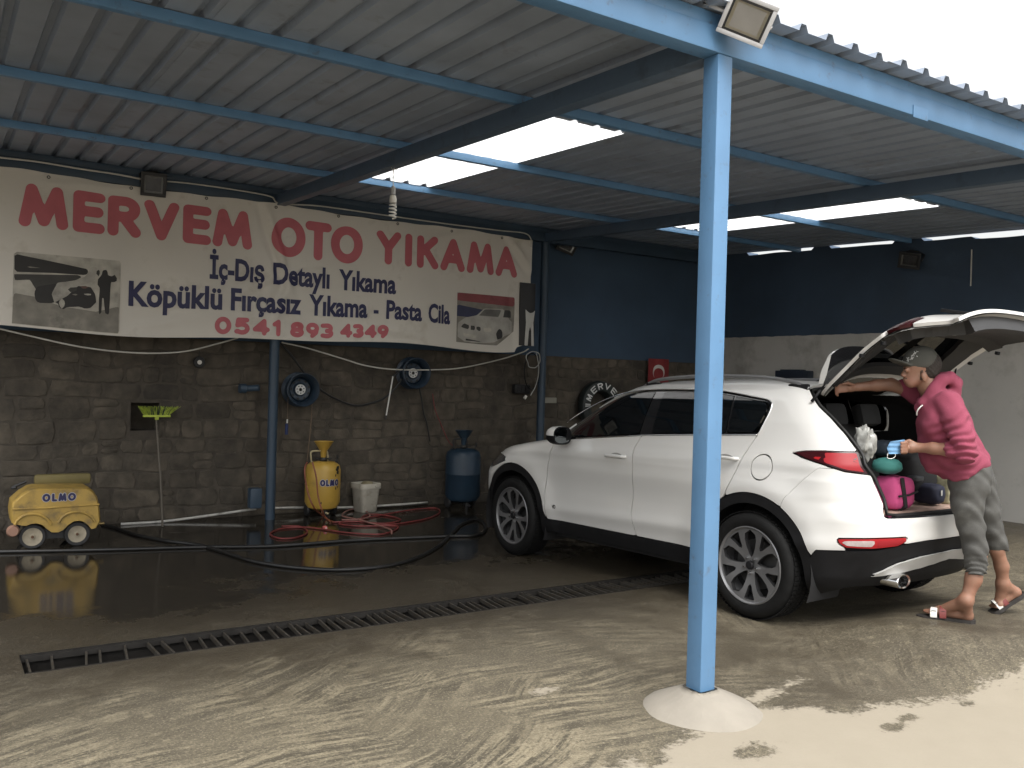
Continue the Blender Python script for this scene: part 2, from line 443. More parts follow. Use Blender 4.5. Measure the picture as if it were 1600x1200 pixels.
# ------------------------------------------------------------------ stone wall (behind the banner)
YW = 9.72; XC = 9.93; ZST = 1.885
def build_stone_wall():
    t = empty('stone_wall', (0, YW+.02, -.045))
    tag(t, 'long rough stone wall under and beside the banner, navy painted above', 'wall')
    zo = .045
    core = MB(); x0, x1, y0, y1 = -5, XC+.3, 0, .4
    nx0, nx1, nz0, nz1 = 1.665, 1.945, .905+zo, 1.195+zo
    def blk(a, b, c, d): core.box(((a+b)/2, (y0+y1)/2, (c+d)/2), (b-a, y1-y0, d-c))
    blk(x0, nx0, 0, ZST+zo); blk(nx1, x1, 0, ZST+zo); blk(nx0, nx1, 0, nz0); blk(nx0, nx1, nz1, ZST+zo)
    core.box(((nx0+nx1)/2, .34, (nz0+nz1)/2), (nx1-nx0, .1, nz1-nz0))
    core.build('mortar_core', mat('wall_mortar', (.066, .056, .044), .92, var=.3, scale=8, bump=.5, bscale=50), t)
    up = MB(); up.box(((x0+x1)/2, .2, (ZST+zo+3.56+zo)/2), (x1-x0, .36, 3.56-ZST)); up.build('painted_upper_wall', NAVY_WALL, t)
    sm = mat('wall_stone', (.080, .067, .050), .85, coords='World', var=.35, scale=7, bump=.8, bscale=26, dirt=(.030, .026, .021), dirt_amt=.45, dirt_scale=1.3, rand=.2)
    def warp(x, z):
        n = mnoise.noise_vector(Vector((x*1.3, z*1.6, 3.1))); k = mnoise.noise_vector(Vector((x*4.1, z*4.7, 9.7)))
        return x+.050*n.x+.018*k.x, z+(.055*n.y+.016*k.y)*min(1, z/.12)*min(1, (ZST+zo-z)/.1)
    r = random.Random(21)
    zr = [0.0]
    while zr[-1] < ZST+zo-.14: zr.append(zr[-1]+r.uniform(.12, .235))
    zr[-1] = ZST+zo
    cells = []
    for a, b in zip(zr[:-1], zr[1:]):
        x = -.9+r.uniform(-.3, 0)
        while x < XC:
            w = r.uniform(.15, .5)*(1 if b-a > .17 else .85)
            xe = min(x+w, XC)
            if XC-xe < .12: xe = XC
            if b-a > .19 and r.random() < .22:
                zm = a+(b-a)*r.uniform(.4, .6); cells += [(x, xe, a, zm), (x, xe, zm, b)]
            elif r.random() < .12 and xe-x > .36:
                xm = (x+xe)/2; cells += [(x, xm, a, b), (xm, xe, a, (a+b)/2), (xm, xe, (a+b)/2, b)]
            else: cells.append((x, xe, a, b))
            x = xe
    stones = []
    for (xa, xb, za, zb) in cells:
        if xb > nx0-.02 and xa < nx1+.02 and zb > nz0-.02 and za < nz1+.02:
            # trim the stones round the niche
            if xa < nx0-.06 and xb < nx1: xb = nx0-.01
            elif xb > nx1+.06 and xa > nx0: xa = nx1+.01
            elif za < nz0-.05 and zb < nz1: zb = nz0-.01
            elif zb > nz1+.05 and za > nz0: za = nz1+.01
            else: continue
            if xb-xa < .05 or zb-za < .05: continue
        g = r.uniform(.003, .009); nxs = max(2, int((xb-xa)/.12)+1); nzs = max(2, int((zb-za)/.12)+1)
        ring = [(xa+(xb-xa)*k/nxs, za) for k in range(nxs)]+[(xb, za+(zb-za)*k/nzs) for k in range(nzs)] + \
               [(xb-(xb-xa)*k/nxs, zb) for k in range(nxs)]+[(xa, zb-(zb-za)*k/nzs) for k in range(nzs)]
        cx, cz = warp((xa+xb)/2, (za+zb)/2); pr = r.uniform(.001, .008)
        V = []; n = len(ring)
        corner = {0, nxs, nxs+nzs, 2*nxs+nzs}
        outl = []
        for k, (px, pz) in enumerate(ring):
            q = warp(px, pz); dx, dz = q[0]-cx, q[1]-cz; l = math.hypot(dx, dz)+1e-6
            s = 1-(g+(.022 if k in corner else 0)+r.uniform(0, .006))/l
            outl.append((cx+dx*s, cz+dz*s))
        for (px, pz) in outl: V.append((px-cx, .004, pz-cz))
        for (px, pz) in outl: V.append(((px-cx), -pr*.55, (pz-cz)))
        for (px, pz) in outl:
            V.append(((px-cx)*.955, -pr-r.uniform(0, .004), (pz-cz)*.925))
        V.append((r.uniform(-.02, .02), -pr-r.uniform(.0, .010), r.uniform(-.01, .01)))
        F = []
        for k in range(n):
            k2 = (k+1) % n
            F.append((k, k2, n+k2, n+k)); F.append((n+k, n+k2, 2*n+k2, 2*n+k)); F.append((2*n+k, 2*n+k2, 3*n))
        stones.append((cx, cz, (xb-xa)*(zb-za), V, F))
    # the 300 that show largest are pieces of their own; those behind the car or out of view are joined
    def rank(q):
        hid = (q[0] > 5.6 and q[1] < 1.0) or q[0] < -.05
        return q[2]*(.02 if hid else 1)
    stones.sort(key=rank, reverse=True)
    for cx, cz, ar, V, F in stones[:295]:
        o = mesh('stone', V, F, sm, t, smooth=True, sharp=14); o.location = (cx, 0, cz)
    q = MB()
    for cx, cz, ar, V, F in stones[295:]: q.add([(a+cx, b, c+cz) for a, b, c in V], F)
    if q.V: q.build('rubble_stones', sm, t, smooth=True, sharp=50)['kind'] = 'stuff'
    return t
stone_wall = build_stone_wall()

# ------------------------------------------------------------------ right-hand boundary wall
SL = .0429
def roof_z(Y): return 3.25+SL*(Y-2.92)
def build_right_wall():
    t = empty('boundary_wall', (XC, 5, 0))
    tag(t, 'plastered boundary wall behind the car, pale below and navy above', 'wall')
    ya, yb = -4.0, YW-.02
    ys = np.concatenate([np.linspace(ya, 4.9, 20), np.linspace(5, yb, 90)])
    def band(name, z0f, z1f, m, off):
        V = []; F = []
        for k, y in enumerate(ys):
            V += [(off, y-5, z0f(y)), (off, y-5, z1f(y)), (.25, y-5, z1f(y)), (.25, y-5, z0f(y))]
            if k:
                a = (k-1)*4; b = k*4
                F += [(a, a+1, b+1, b), (a+1, a+2, b+2, b+1), (a+3, b+3, b+2, a+2), (a, b, b+3, a+3)]
        n = len(ys)*4
        F += [(0, 3, 2, 1), (n-4, n-3, n-2, n-1)]
        mesh(name, V, F, m, t)
    jag = lambda y: 2.262-.012*(6-y)*.3 + .010*mnoise.noise(Vector((y*7, 1, 2)))
    def top(y):
        st = .0 if y > 5.62 else -.035
        fill = .05 if (y > 9.0 or 7.55 < y < 7.8 or 6.25 < y < 6.6) else 0.
        return roof_z(min(y, 9.7))-.030+fill+st*.8+.012*mnoise.noise(Vector((y*2.2, 5, 2)))
    band('pale_plaster', lambda y: -.1, jag, WHITE_WALL, .006)
    band('navy_band', lambda y: jag(y)-.0, top, mat('navy_band_paint', (.042, .068, .108), .78, var=.16, scale=1.5, bump=.12, bscale=25, dirt=(.04, .06, .085), dirt_amt=.3, dirt_scale=1.1), .0)
    s = MB(); s.box((-.004, 5.62-5, 2.98), (.008, .012, .42)); s.build('seam_strip', WHITEP, t)
build_right_wall()

# ------------------------------------------------------------------ canopy
PX1, PYF, PW = 2.996, 2.922, .096
ZFB, BH, PH = 3.072, .12, .06
XL, XR = -.75, 9.90
YBK = 9.40
PXS = [-.55, 2.996, 6.54]
def build_canopy():
    t = empty('carport_canopy', (PX1, PYF, 0))
    tag(t, 'blue steel carport with corrugated grey roof and skylight sheets', 'carport')
    O = np.array([PX1, PYF, 0])
    def bx(name, a, b, m=BLUE, bev=.006, shear=0.):
        a = np.array(a)-O; b = np.array(b)-O; c = (a+b)/2; s = b-a
        q = MB(); q.box(c, s, bev=bev)
        if shear: q.V = [(x, y, z+shear*(y-(a[1]))) for x, y, z in q.V]
        return q.build(name, m, t, smooth=True, sharp=25)
    # posts
    p = bx('post', (PX1, PYF, -.02), (PX1+PW, PYF+PW, ZFB), bev=.008)
    tag(p, 'front blue post standing in a concrete footing')
    for k, X in enumerate(PXS):
        zt = ZFB+SL*(YBK-PYF)
        if k == 0: continue
        q = MB(); q.tube([(X+.045-O[0], YBK-O[1], -.05), (X+.045-O[0], YBK-O[1], zt)], .052, 20)
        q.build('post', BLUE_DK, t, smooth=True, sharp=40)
    bx('post', (PXS[0], PYF, -.02), (PXS[0]+PW, PYF+PW, ZFB)); bx('post', (PXS[2], PYF, .05), (PXS[2]+PW, PYF+PW, ZFB))
    # front and back beams (along the yard)
    bx('front_beam', (XL, PYF-.004, ZFB), (XR-.05, PYF+PW+.004, ZFB+BH))
    zb = ZFB+SL*(YBK-PYF)
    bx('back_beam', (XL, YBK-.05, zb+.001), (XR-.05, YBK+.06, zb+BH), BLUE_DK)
    # cross beams
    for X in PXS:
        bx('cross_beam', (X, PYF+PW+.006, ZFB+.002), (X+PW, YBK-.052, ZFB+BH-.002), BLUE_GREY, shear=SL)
    # weld plate half-way on the front beam
    bx('joint_plate', (4.52, PYF-.009, ZFB-.012), (4.66, PYF-.0045, ZFB+.055), bev=.002)
    # purlins
    for Y in (2.925, 4.637, 6.34, 7.98, YBK-.04):
        z = ZFB+BH+SL*(Y-PYF)+.001
        bx('purlin', (XL, Y, z), (XR-.02, Y+.05, z+PH), BLUE if Y < 9 else BLUE_DK, bev=.004)
    # corrugated sheets, each about five ribs wide
    P0 = 3.466
    zs = lambda Y: ZFB+BH+PH+SL*(Y-PYF)+.003
    def sheet(name, xa, xb, ya, yb, m, dz=0.):
        prof = []
        k0 = math.floor((xa-P0)/.2)-1
        xs = [xa]
        for k in range(k0, k0+int((xb-xa)/.2)+4):
            c = P0+k*.2
            xs += [c-.033, c-.017, c+.017, c+.033]
        xs = sorted(set([x for x in xs if xa <= x <= xb]+[xb]))
        def h(x):
            u = (x-P0+.1) % .2-.1; u = abs(u)
            return .036 if u <= .0171 else (.036*(.033-u)/.016 if u < .033 else 0.)
        V = []; F = []
        ysn = 3
        for j in range(ysn):
            Y = ya+(yb-ya)*j/(ysn-1)
            for x in xs: V.append((x-O[0], Y-O[1], zs(Y)+h(x)+dz))
        n = len(xs)
        for j in range(ysn-1):
            for i in range(n-1): F.append((j*n+i, j*n+i+1, (j+1)*n+i+1, (j+1)*n+i))
        V2 = [(x, y, z+.0012) for x, y, z in V]; nn = len(V)
        F2 = [tuple(nn+i for i in f[::-1]) for f in F]
        VV = V+V2; FF = [f[::-1] for f in F]+[f[::-1] for f in F2]
        for a, b in bound_edges(F): FF.append((a, b, nn+b, nn+a))
        return mesh(name, VV, FF, m, t)
    SKY = skylight_material()
    xs = [XL+.0]
    x = XL
    edges = [P0-.1+.2*k for k in range(-40, 60) if (k % 5) == 4]
    edges = [XL]+[e for e in edges if XL+.1 < e < XR-.1]+[XR]
    YA, YB_ = PYF-.10, YW+.05
    for i, (a, b) in enumerate(zip(edges[:-1], edges[1:])):
        sk = None
        for (s0, s1) in ((3.166, 4.166), (7.166, 8.0)):
            if abs(a-s0) < .06: sk = True
        dz = .0025*(i % 2)
        if sk:
            sheet('roof_sheet', a-.02, b+.02, YA, 4.93, ROOF, dz)
            sheet('skylight_sheet', a-.02, b+.02, 4.86, 8.03, SKY, .012)
            sheet('roof_sheet', a-.02, b+.02, 7.97, YB_, ROOF, dz)
        else:
            sheet('roof_sheet', a-.035, b+.035, YA+RND.uniform(-.02, .01), YB_, ROOF, dz)
    # footing: squashed cone of cement round the front post
    n = 48; V = []; F = []; cx, cy = PX1+.048-O[0], PYF+.048-O[1]
    prof = [(.064, .100), (.10, .088), (.15, .064), (.20, .040), (.245, .018), (.28, -.012)]
    for r_, h_ in prof:
        for j in range(n):
            a = 2*math.pi*j/n
            sq = max(abs(math.cos(a)), abs(math.sin(a)))
            rr = r_/sq**.7 if r_ < .08 else r_*(1+.06*mnoise.noise(Vector((math.cos(a)*1.3, math.sin(a)*1.3, 2))))*(1+.10*max(0, math.cos(a+.9)))
            V.append((cx+rr*math.cos(a), cy+rr*math.sin(a), h_+.004*mnoise.noise(Vector((math.cos(a)*3, math.sin(a)*3, r_*20)))))
    for i in range(len(prof)-1):
        for j in range(n): F.append((i*n+j, (i+1)*n+j, (i+1)*n+(j+1) % n, i*n+(j+1) % n))
    F.append(tuple(range(n))[::-1])
    mesh('footing', V, F, CONC, t, smooth=True)
    return t
def skylight_material():
    m = bpy.data.materials.new('translucent_sheet'); m.use_nodes = True
    nt = m.node_tree; N = nt.nodes; L = nt.links; N.clear()
    out = N.new('ShaderNodeOutputMaterial'); tr = N.new('ShaderNodeBsdfTranslucent'); tp = N.new('ShaderNodeBsdfTransparent')
    tc = N.new('ShaderNodeTexCoord'); nz = N.new('ShaderNodeTexNoise'); nz.inputs['Scale'].default_value = 3; L.new(tc.outputs['Object'], nz.inputs['Vector'])
    cr = N.new('ShaderNodeMapRange'); cr.inputs[3].default_value = .80; cr.inputs[4].default_value = .95; L.new(nz.outputs['Fac'], cr.inputs[0])
    L.new(cr.outputs[0], tr.inputs['Color']); tp.inputs['Color'].default_value = (.95, .95, .93, 1)
    mx = N.new('ShaderNodeMixShader'); mx.inputs[0].default_value = .55
    L.new(tr.outputs[0], mx.inputs[1]); L.new(tp.outputs[0], mx.inputs[2]); L.new(mx.outputs[0], out.inputs[0])
    return m
build_canopy()
# ------------------------------------------------------------------ lettering: round-ended stroke glyphs
def arc(cx, cy, rx, ry, a0, a1, n=14):
    return [(cx+rx*math.cos(math.radians(a0+(a1-a0)*k/n)), cy+ry*math.sin(math.radians(a0+(a1-a0)*k/n))) for k in range(n+1)]
GL = {  # advance width, strokes (unit cap height)
 'M': (1.02, [[(.08, 0), (.22, 1), (.51, .06), (.80, 1), (.94, 0)]]),
 'E': (.64, [[(.60, 1), (.10, 1), (.10, 0), (.60, 0)], [(.10, .52), (.56, .52)]]),
 'R': (.72, [[(.10, 0), (.10, 1), (.38, 1)]+arc(.38, .74, .25, .26, 90, -90)+[(.10, .48)], [(.36, .46), (.66, 0)]]),
 'V': (.80, [[(.08, 1), (.40, 0), (.72, 1)]]),
 'O': (1.0, [arc(.50, .5, .42, .5, 0, 360, 36)]),
 'T': (.74, [[(.06, 1), (.68, 1)], [(.37, 1), (.37, 0)]]),
 'Y': (.78, [[(.07, 1), (.39, .50), (.71, 1)], [(.39, .5), (.39, 0)]]),
 'I': (.32, [[(.16, 0), (.16, 1)]]),
 'K': (.76, [[(.10, 0), (.10, 1)], [(.64, 1), (.12, .45)], [(.30, .60), (.68, 0)]]),
 'A': (.84, [[(.07, 0), (.42, 1), (.77, 0)], [(.22, .32), (.62, .32)]]),
 'L': (.58, [[(.10, 1), (.10, 0), (.52, 0)]]),
 'N': (.80, [[(.10, 0), (.10, 1), (.68, 0), (.68, 1)]]),
 'W': (1.1, [[(.06, 1), (.28, 0), (.54, .85), (.80, 0), (1.02, 1)]]),
 'D': (.78, [[(.10, 0), (.10, 1), (.32, 1)]+arc(.32, .5, .36, .5, 90, -90)+[(.10, 0)]]),
 '0': (.74, [arc(.37, .5, .28, .5, 0, 360, 30)]),
 '1': (.48, [[(.10, .78), (.30, 1), (.30, 0)]]),
 '3': (.68, [[(.08, .96)]+arc(.34, .74, .24, .26, 80, -90)+arc(.34, .25, .27, .25, 90, -120)+[(.08, .06)]]),
 '4': (.74, [[(.54, 0), (.54, 1), (.08, .30), (.70, .30)]]),
 '5': (.70, [[(.58, 1), (.16, 1), (.12, .56)]+arc(.34, .32, .27, .32, 110, -130)+[(.08, .07)]]),
 '8': (.72, [arc(.36, .75, .23, .25, -90, 270, 24)+arc(.36, .25, .28, .25, 90, 450, 24)]),
 '9': (.72, [arc(.36, .68, .27, .32, 0, 360, 26), [(.63, .68), (.58, .3), (.36, .0)]]),
 ' ': (.34, []),
}
def text_strokes(txt, gap=0.):
    x = 0; out = []
    for ch in txt:
        w, st = GL[ch]; out += [[(x+px, py) for px, py in s] for s in st]; x += w+gap
    return out, x
def stroke_sheet(strokes, r, cell, mapf, bbox=None):
    """strokes in plan units -> clipped grid mapped by mapf(u,v)->(x,y,z)"""
    A = np.array([p for s in strokes for p in s]); lo = A.min(0)-r-cell*2; hi = A.max(0)+r+cell*2
    us = np.arange(lo[0], hi[0], cell); vs = np.arange(lo[1], hi[1], cell)
    U, Vv = np.meshgrid(us, vs, indexing='ij'); D = np.full(U.shape, 1e9)
    for s in strokes:
        a = np.array(s); m = (U > a[:, 0].min()-r-cell*2) & (U < a[:, 0].max()+r+cell*2)
        D[m] = np.minimum(D[m], sd_line(U[m], Vv[m], s))
    P = mapf(U, Vv)
    return clip_grid(P, D-r)
def font_mesh(txt, width, height, x0, z0, cell, mapf, bold=.012):
    """built-in font set to a width and cap height, cut on a grid so that it can follow a curved sheet"""
    cu = bpy.data.curves.new('txt', 'FONT'); cu.body = txt; cu.size = 1; cu.offset = bold; cu.resolution_u = 3
    ob = bpy.data.objects.new('txt', cu); COL.objects.link(ob)
    dg = bpy.context.evaluated_depsgraph_get(); me = bpy.data.meshes.new_from_object(ob.evaluated_get(dg))
    bpy.data.objects.remove(ob); bpy.data.curves.remove(cu)
    bm = bmesh.new(); bm.from_mesh(me); bpy.data.meshes.remove(me)
    xs = [v.co.x for v in bm.verts]; ax, bx_ = min(xs), max(xs); sx = width/(bx_-ax); sy = height/.72
    for v in bm.verts: v.co = Vector(((v.co.x-ax)*sx, v.co.y*sy, 0))
    for k in range(int(width/cell)+1):
        bmesh.ops.bisect_plane(bm, geom=bm.verts[:]+bm.edges[:]+bm.faces[:], plane_co=(k*cell, 0, 0), plane_no=(1, 0, 0))
    for k in range(-2, int(height/cell)+3):
        bmesh.ops.bisect_plane(bm, geom=bm.verts[:]+bm.edges[:]+bm.faces[:], plane_co=(0, k*cell, 0), plane_no=(0, 1, 0))
    bm.verts.index_update()
    U = np.array([x0+v.co.x for v in bm.verts]); W = np.array([z0+v.co.y for v in bm.verts])
    P = mapf(U, W); F = [tuple(v.index for v in f.verts) for f in bm.faces]; bm.free()
    return [tuple(p) for p in P], F

# ------------------------------------------------------------------ banner
BY = 9.325; BX0, BX1, BZ0, BZ1 = -.75, 6.335, 1.90, 3.36
def build_banner():
    t = empty('banner', (BX0, BY, BZ0))
    tag(t, 'long cream printed banner reading MERVEM OTO YIKAMA above the stone wall', 'banner')
    O = np.array([BX0, BY, BZ0])
    def wr(U, W):                                       # folds of the sheet, metres towards the wall
        y = .018*np.sin(U*1.9+.6)*np.exp(-((W-2.2)/.9)**2)+.008*np.sin(U*5.3+W*2.2)
        for (cx, cz, ang, ln, amp) in [(3.02, 2.9, 1.9, .9, .030), (3.10, 2.35, 1.2, .5, .022), (2.85, 2.5, .5, .4, .018), (6.15, 3.15, 2.3, .45, .03), (.35, 3.05, 1.5, .5, .016), (6.1, 2.3, 1.7, .6, .016), (3.25, 2.15, 2.4, .45, .018), (1.9, 2.05, .2, .5, .010), (4.6, 2.02, 3.0, .6, .012), (5.1, 3.25, .25, .5, .010), (1.2, 3.3, .1, .6, .010)]:
            dx, dz = U-cx, W-cz; a = dx*math.cos(ang)+dz*math.sin(ang); c = -dx*math.sin(ang)+dz*math.cos(ang)
            y = y-amp*np.exp(-(c/.045)**2-(a/(ln*.6))**2)+amp*.8*np.exp(-((c-.07)/.05)**2-(a/(ln*.6))**2)
        pull = np.exp(-((U-3.03)/.16)**2)                # the sheet is pressed against the post in the middle
        return y-.012*pull
    def mp(off):
        def f(U, W):
            # wavy upper and lower hem, ragged right end
            Uc = U; tz = (W-BZ0)/(BZ1-BZ0)
            bot = .030*np.sin(U*1.25+2.6)+.012*np.sin(U*3.1)+.02*np.exp(-((U-6.2)/.25)**2); top = -.012+.012*np.sin(U*2.7)+.004*np.sin(U*13)
            Z = W+bot*np.clip(1-tz*2.2, 0, 1)+top*np.clip((tz-.85)/.15, 0, 1)
            return np.stack([Uc-O[0], wr(U, W)-off, Z-O[2]], -1)
        return f
    us = np.arange(BX0, BX1+.001, .02); ws = np.linspace(BZ0, BZ1, 74)
    U, W = np.meshgrid(us, ws, indexing='ij')
    S = np.maximum(U-(BX1-.055*np.clip((2.95-W)/.9, 0, 1)-.03*np.sin(W*9)*.3), np.full(U.shape, -1.))
    # torn corner at the lower right
    S = np.maximum(S, -(sd_poly(U, W, [(6.05, 1.8), (6.12, 1.96), (6.35, 2.02), (6.6, 1.9), (6.5, 1.7)])))
    P = mp(0.)(U, W)
    V, F = clip_grid(P, S-1e-4)
    vinyl = mat('banner_vinyl', (.60, .565, .505), .48, var=.05, scale=1.2, dirt=(.44, .40, .335), dirt_amt=.22, dirt_scale=2.4)
    o = mesh('sheet', V, F, vinyl, t, smooth=True)
    RED = mat('print_red', (.46, .115, .135), .5, var=.08); NV = mat('print_navy', (.018, .020, .075), .5, var=.1)
    def line(txt, x0, x1, z0, z1, r, m, name, rel=None):
        st, w = text_strokes(txt, .20 if len(txt) != 3 else .16)
        h = z1-z0-2*r; A = np.array([p for s in st for p in s]); lo, hi = A[:, 0].min(), A[:, 0].max(); k = (x1-x0-2*r)/(hi-lo)
        st = [[(x0+r+(a-lo)*k, z0+r+b*h) for a, b in s] for s in st]
        V, F = stroke_sheet(st, r, .014, mp(.005))
        tag(mesh(name, V, F, m, t), 'printed words '+txt)
    line('MERVEM', .585, 2.745, 2.835, 3.235, .050, RED, 'lettering')
    line('OTO', 2.945, 4.005, 2.80, 3.225, .052, RED, 'lettering')
    line('YIKAMA', 4.165, 6.105, 2.835, 3.225, .046, RED, 'lettering')
    line('0541', 2.375, 3.075, 1.935, 2.115, .024, RED, 'lettering')
    line('893', 3.185, 3.68, 1.935, 2.105, .024, RED, 'lettering')
    line('4349', 3.76, 4.355, 1.945, 2.11, .024, RED, 'lettering')
    def fline(txt, x0, x1, z0, h, bold):
        V, F = font_mesh(txt, x1-x0, h, x0, z0, .03, mp(.006), bold)
        tag(mesh('lettering', V, F, NV, t), 'printed words '+txt)
    fline('İç-Dış', 2.31, 2.885, 2.505, .225, .034); fline('Detaylı', 2.98, 3.62, 2.505, .225, .034); fline('Yıkama', 3.73, 4.43, 2.505, .225, .034)
    fline('Köpüklü', 1.545, 2.445, 2.195, .225, .034); fline('Fırçasız', 2.535, 3.30, 2.195, .225, .034); fline('Yıkama', 3.385, 4.09, 2.195, .225, .034)
    fline('-', 4.165, 4.225, 2.195, .225, .02); fline('Pasta', 4.32, 4.77, 2.195, .225, .034); fline('Cila', 4.855, 5.15, 2.195, .225, .034)
    # the two printed pictures: flat colour areas
    def area(pts, m, off, cell=.03, name='picture'):
        A = np.array(pts); lo, hi = A.min(0)-cell, A.max(0)+cell
        U, W = np.meshgrid(np.arange(lo[0], hi[0]+cell, cell), np.arange(lo[1], hi[1]+cell, cell), indexing='ij')
        V, F = clip_grid(mp(off)(U, W), sd_poly(U, W, [tuple(p) for p in pts]))
        return V, F
    def pm(n, c, var=.3, sc=7): return mat(n, c, .5, var=var, scale=sc, dirt=tuple(v*.5 for v in c[:3]), dirt_amt=.3, dirt_scale=5)
    G1, G2, G3, G4 = pm('print_grey_dark', (.035, .033, .03)), pm('print_grey_mid', (.20, .185, .155)), pm('print_grey_light', (.42, .395, .34)), pm('print_black', (.014, .013, .013), .2)
    def picture(rows, name, label):
        p = None
        for i, (pts, m, off) in enumerate(rows):
            V, F = area(pts, m, off, .025)
            ob = mesh(name if p is None else 'print_area', V, F, m, t if p is None else p)
            if p is None: p = ob; tag(ob, label)
    a, b, c, d = .555, 1.468, 1.922, 2.595
    def cr(L_): return [tuple(onY(x_/3.5302, 220+y_/3.5302, BY)[[0, 2]]) for x_, y_ in L_]
    smoke = pm('print_smoke', (.34, .32, .28), .25, 9)
    picture([([(a, c), (b, c), (b, d), (a, d)], G3, .0040),
             (cr([(66, 1010), (652, 1040), (656, 900), (530, 930), (330, 905), (200, 860), (76, 840)]), G2, .0050),
             (cr([(79, 735), (470, 738), (420, 765), (330, 780), (210, 835), (165, 765), (79, 770)]), G1, .0056),
             (cr([(80, 622), (480, 706), (492, 722), (470, 738), (300, 728), (80, 722)]), G4, .0062),
             (cr([(150, 690), (330, 716), (330, 724), (150, 700)]), G2, .0068),
             (cr([(190, 835), (205, 802), (300, 786), (360, 802), (430, 796), (500, 800), (525, 840), (530, 880), (500, 910), (470, 916), (440, 905), (370, 910), (345, 926), (325, 910), (318, 882), (280, 892), (210, 892), (194, 870)]), G4, .0072),
             (cr([(285, 840), (318, 778), (400, 772), (470, 746), (505, 690), (535, 700), (520, 770), (425, 798), (372, 850), (330, 872), (300, 888)]), smoke, .0080),
             (cr([(330, 868), (350, 863), (359, 888), (351, 920), (336, 920), (325, 893)]), G3, .0086),
             (cr([(440, 796), (486, 796), (492, 812), (442, 812)]), pm('print_brown', (.10, .05, .04), .2), .0084),
             (cr([(452, 838), (502, 834), (502, 847), (452, 851)]), G3, .0086), (cr([(385, 842), (430, 836), (432, 848), (388, 854)]), G2, .0086),
             (cr([(372, 806), (428, 802), (420, 826), (380, 830)]), G1, .0088),
             (cr([(560, 740), (565, 715), (580, 705), (593, 715), (592, 738), (620, 745), (632, 735), (648, 760), (640, 776), (612, 770), (608, 810), (605, 870), (600, 945), (580, 948), (578, 850), (565, 850), (560, 945), (543, 945), (545, 860), (550, 805), (537, 790), (540, 755)]), G4, .0080),
             (cr([(528, 718), (545, 708), (552, 722), (545, 745), (530, 742)]), G1, .0078)],
            'picture', 'printed picture of a dark car in spray beside a standing worker')
    a, b, c, d = 5.245, 6.07, 1.985, 2.585
    S1, S2 = pm('print_silver', (.36, .345, .31), .2), pm('print_silver_dark', (.12, .115, .105), .25)
    picture([([(a, c), (5.82, c), (b, 2.16), (b, d), (a, d)], G2, .0040),
             ([(a, 2.49), (b, 2.47), (b, d), (a, d)], pm('print_maroon', (.22, .045, .05), .1), .0052),
             ([(a, 2.30), (a, 2.44), (5.62, 2.40), (5.50, 2.30)], pm('print_navy_stripe', (.02, .025, .07), .1), .0056),
             ([(5.26, 2.05), (5.26, 2.22), (5.36, 2.29), (5.52, 2.33), (5.62, 2.42), (5.90, 2.43), (5.98, 2.33), (6.04, 2.28), (6.04, 2.14), (5.93, 2.10), (5.78, 2.02), (5.60, 2.00), (5.36, 2.00)], S1, .0064),
             ([(5.55, 2.33), (5.63, 2.41), (5.87, 2.42), (5.83, 2.33)], S2, .0076),
             ([(5.90, 2.33), (5.92, 2.42), (6.02, 2.42), (6.03, 2.33)], G1, .0076),
             ([(5.30, 2.17), (5.34, 2.22), (5.42, 2.20), (5.41, 2.15)], G1, .0078), ([(5.44, 2.20), (5.50, 2.20), (5.50, 2.15), (5.44, 2.15)], G1, .0078),
             ([(5.52, 2.20), (5.58, 2.19), (5.58, 2.14), (5.52, 2.15)], G1, .0078), ([(5.62, 2.18), (5.72, 2.20), (5.74, 2.15), (5.63, 2.13)], G3, .0078),
             ([(5.34, 2.10), (5.52, 2.09), (5.52, 2.05), (5.34, 2.06)], G3, .0080), ([(5.30, 2.04), (5.66, 2.04), (5.60, 2.015), (5.36, 2.015)], G1, .0078),
             ([(5.82, 2.05), (5.80, 2.13), (5.84, 2.19), (5.89, 2.17), (5.90, 2.08)], G4, .0080)],
            'picture', 'printed picture of a silver saloon car')
    # eyelets and ties
    for X in list(np.arange(.1, 6.3, .72)):
        e = MB(); e.lathe([(.009, 0), (.016, .001), (.016, .004), (.009, .005)], 12, 'y', (X-O[0], -.022+float(wr(np.array(X), np.array(BZ1-.04))), BZ1-.045-O[2]), closed=True)
        e.build('eyelet', BLACK, t)
build_banner()
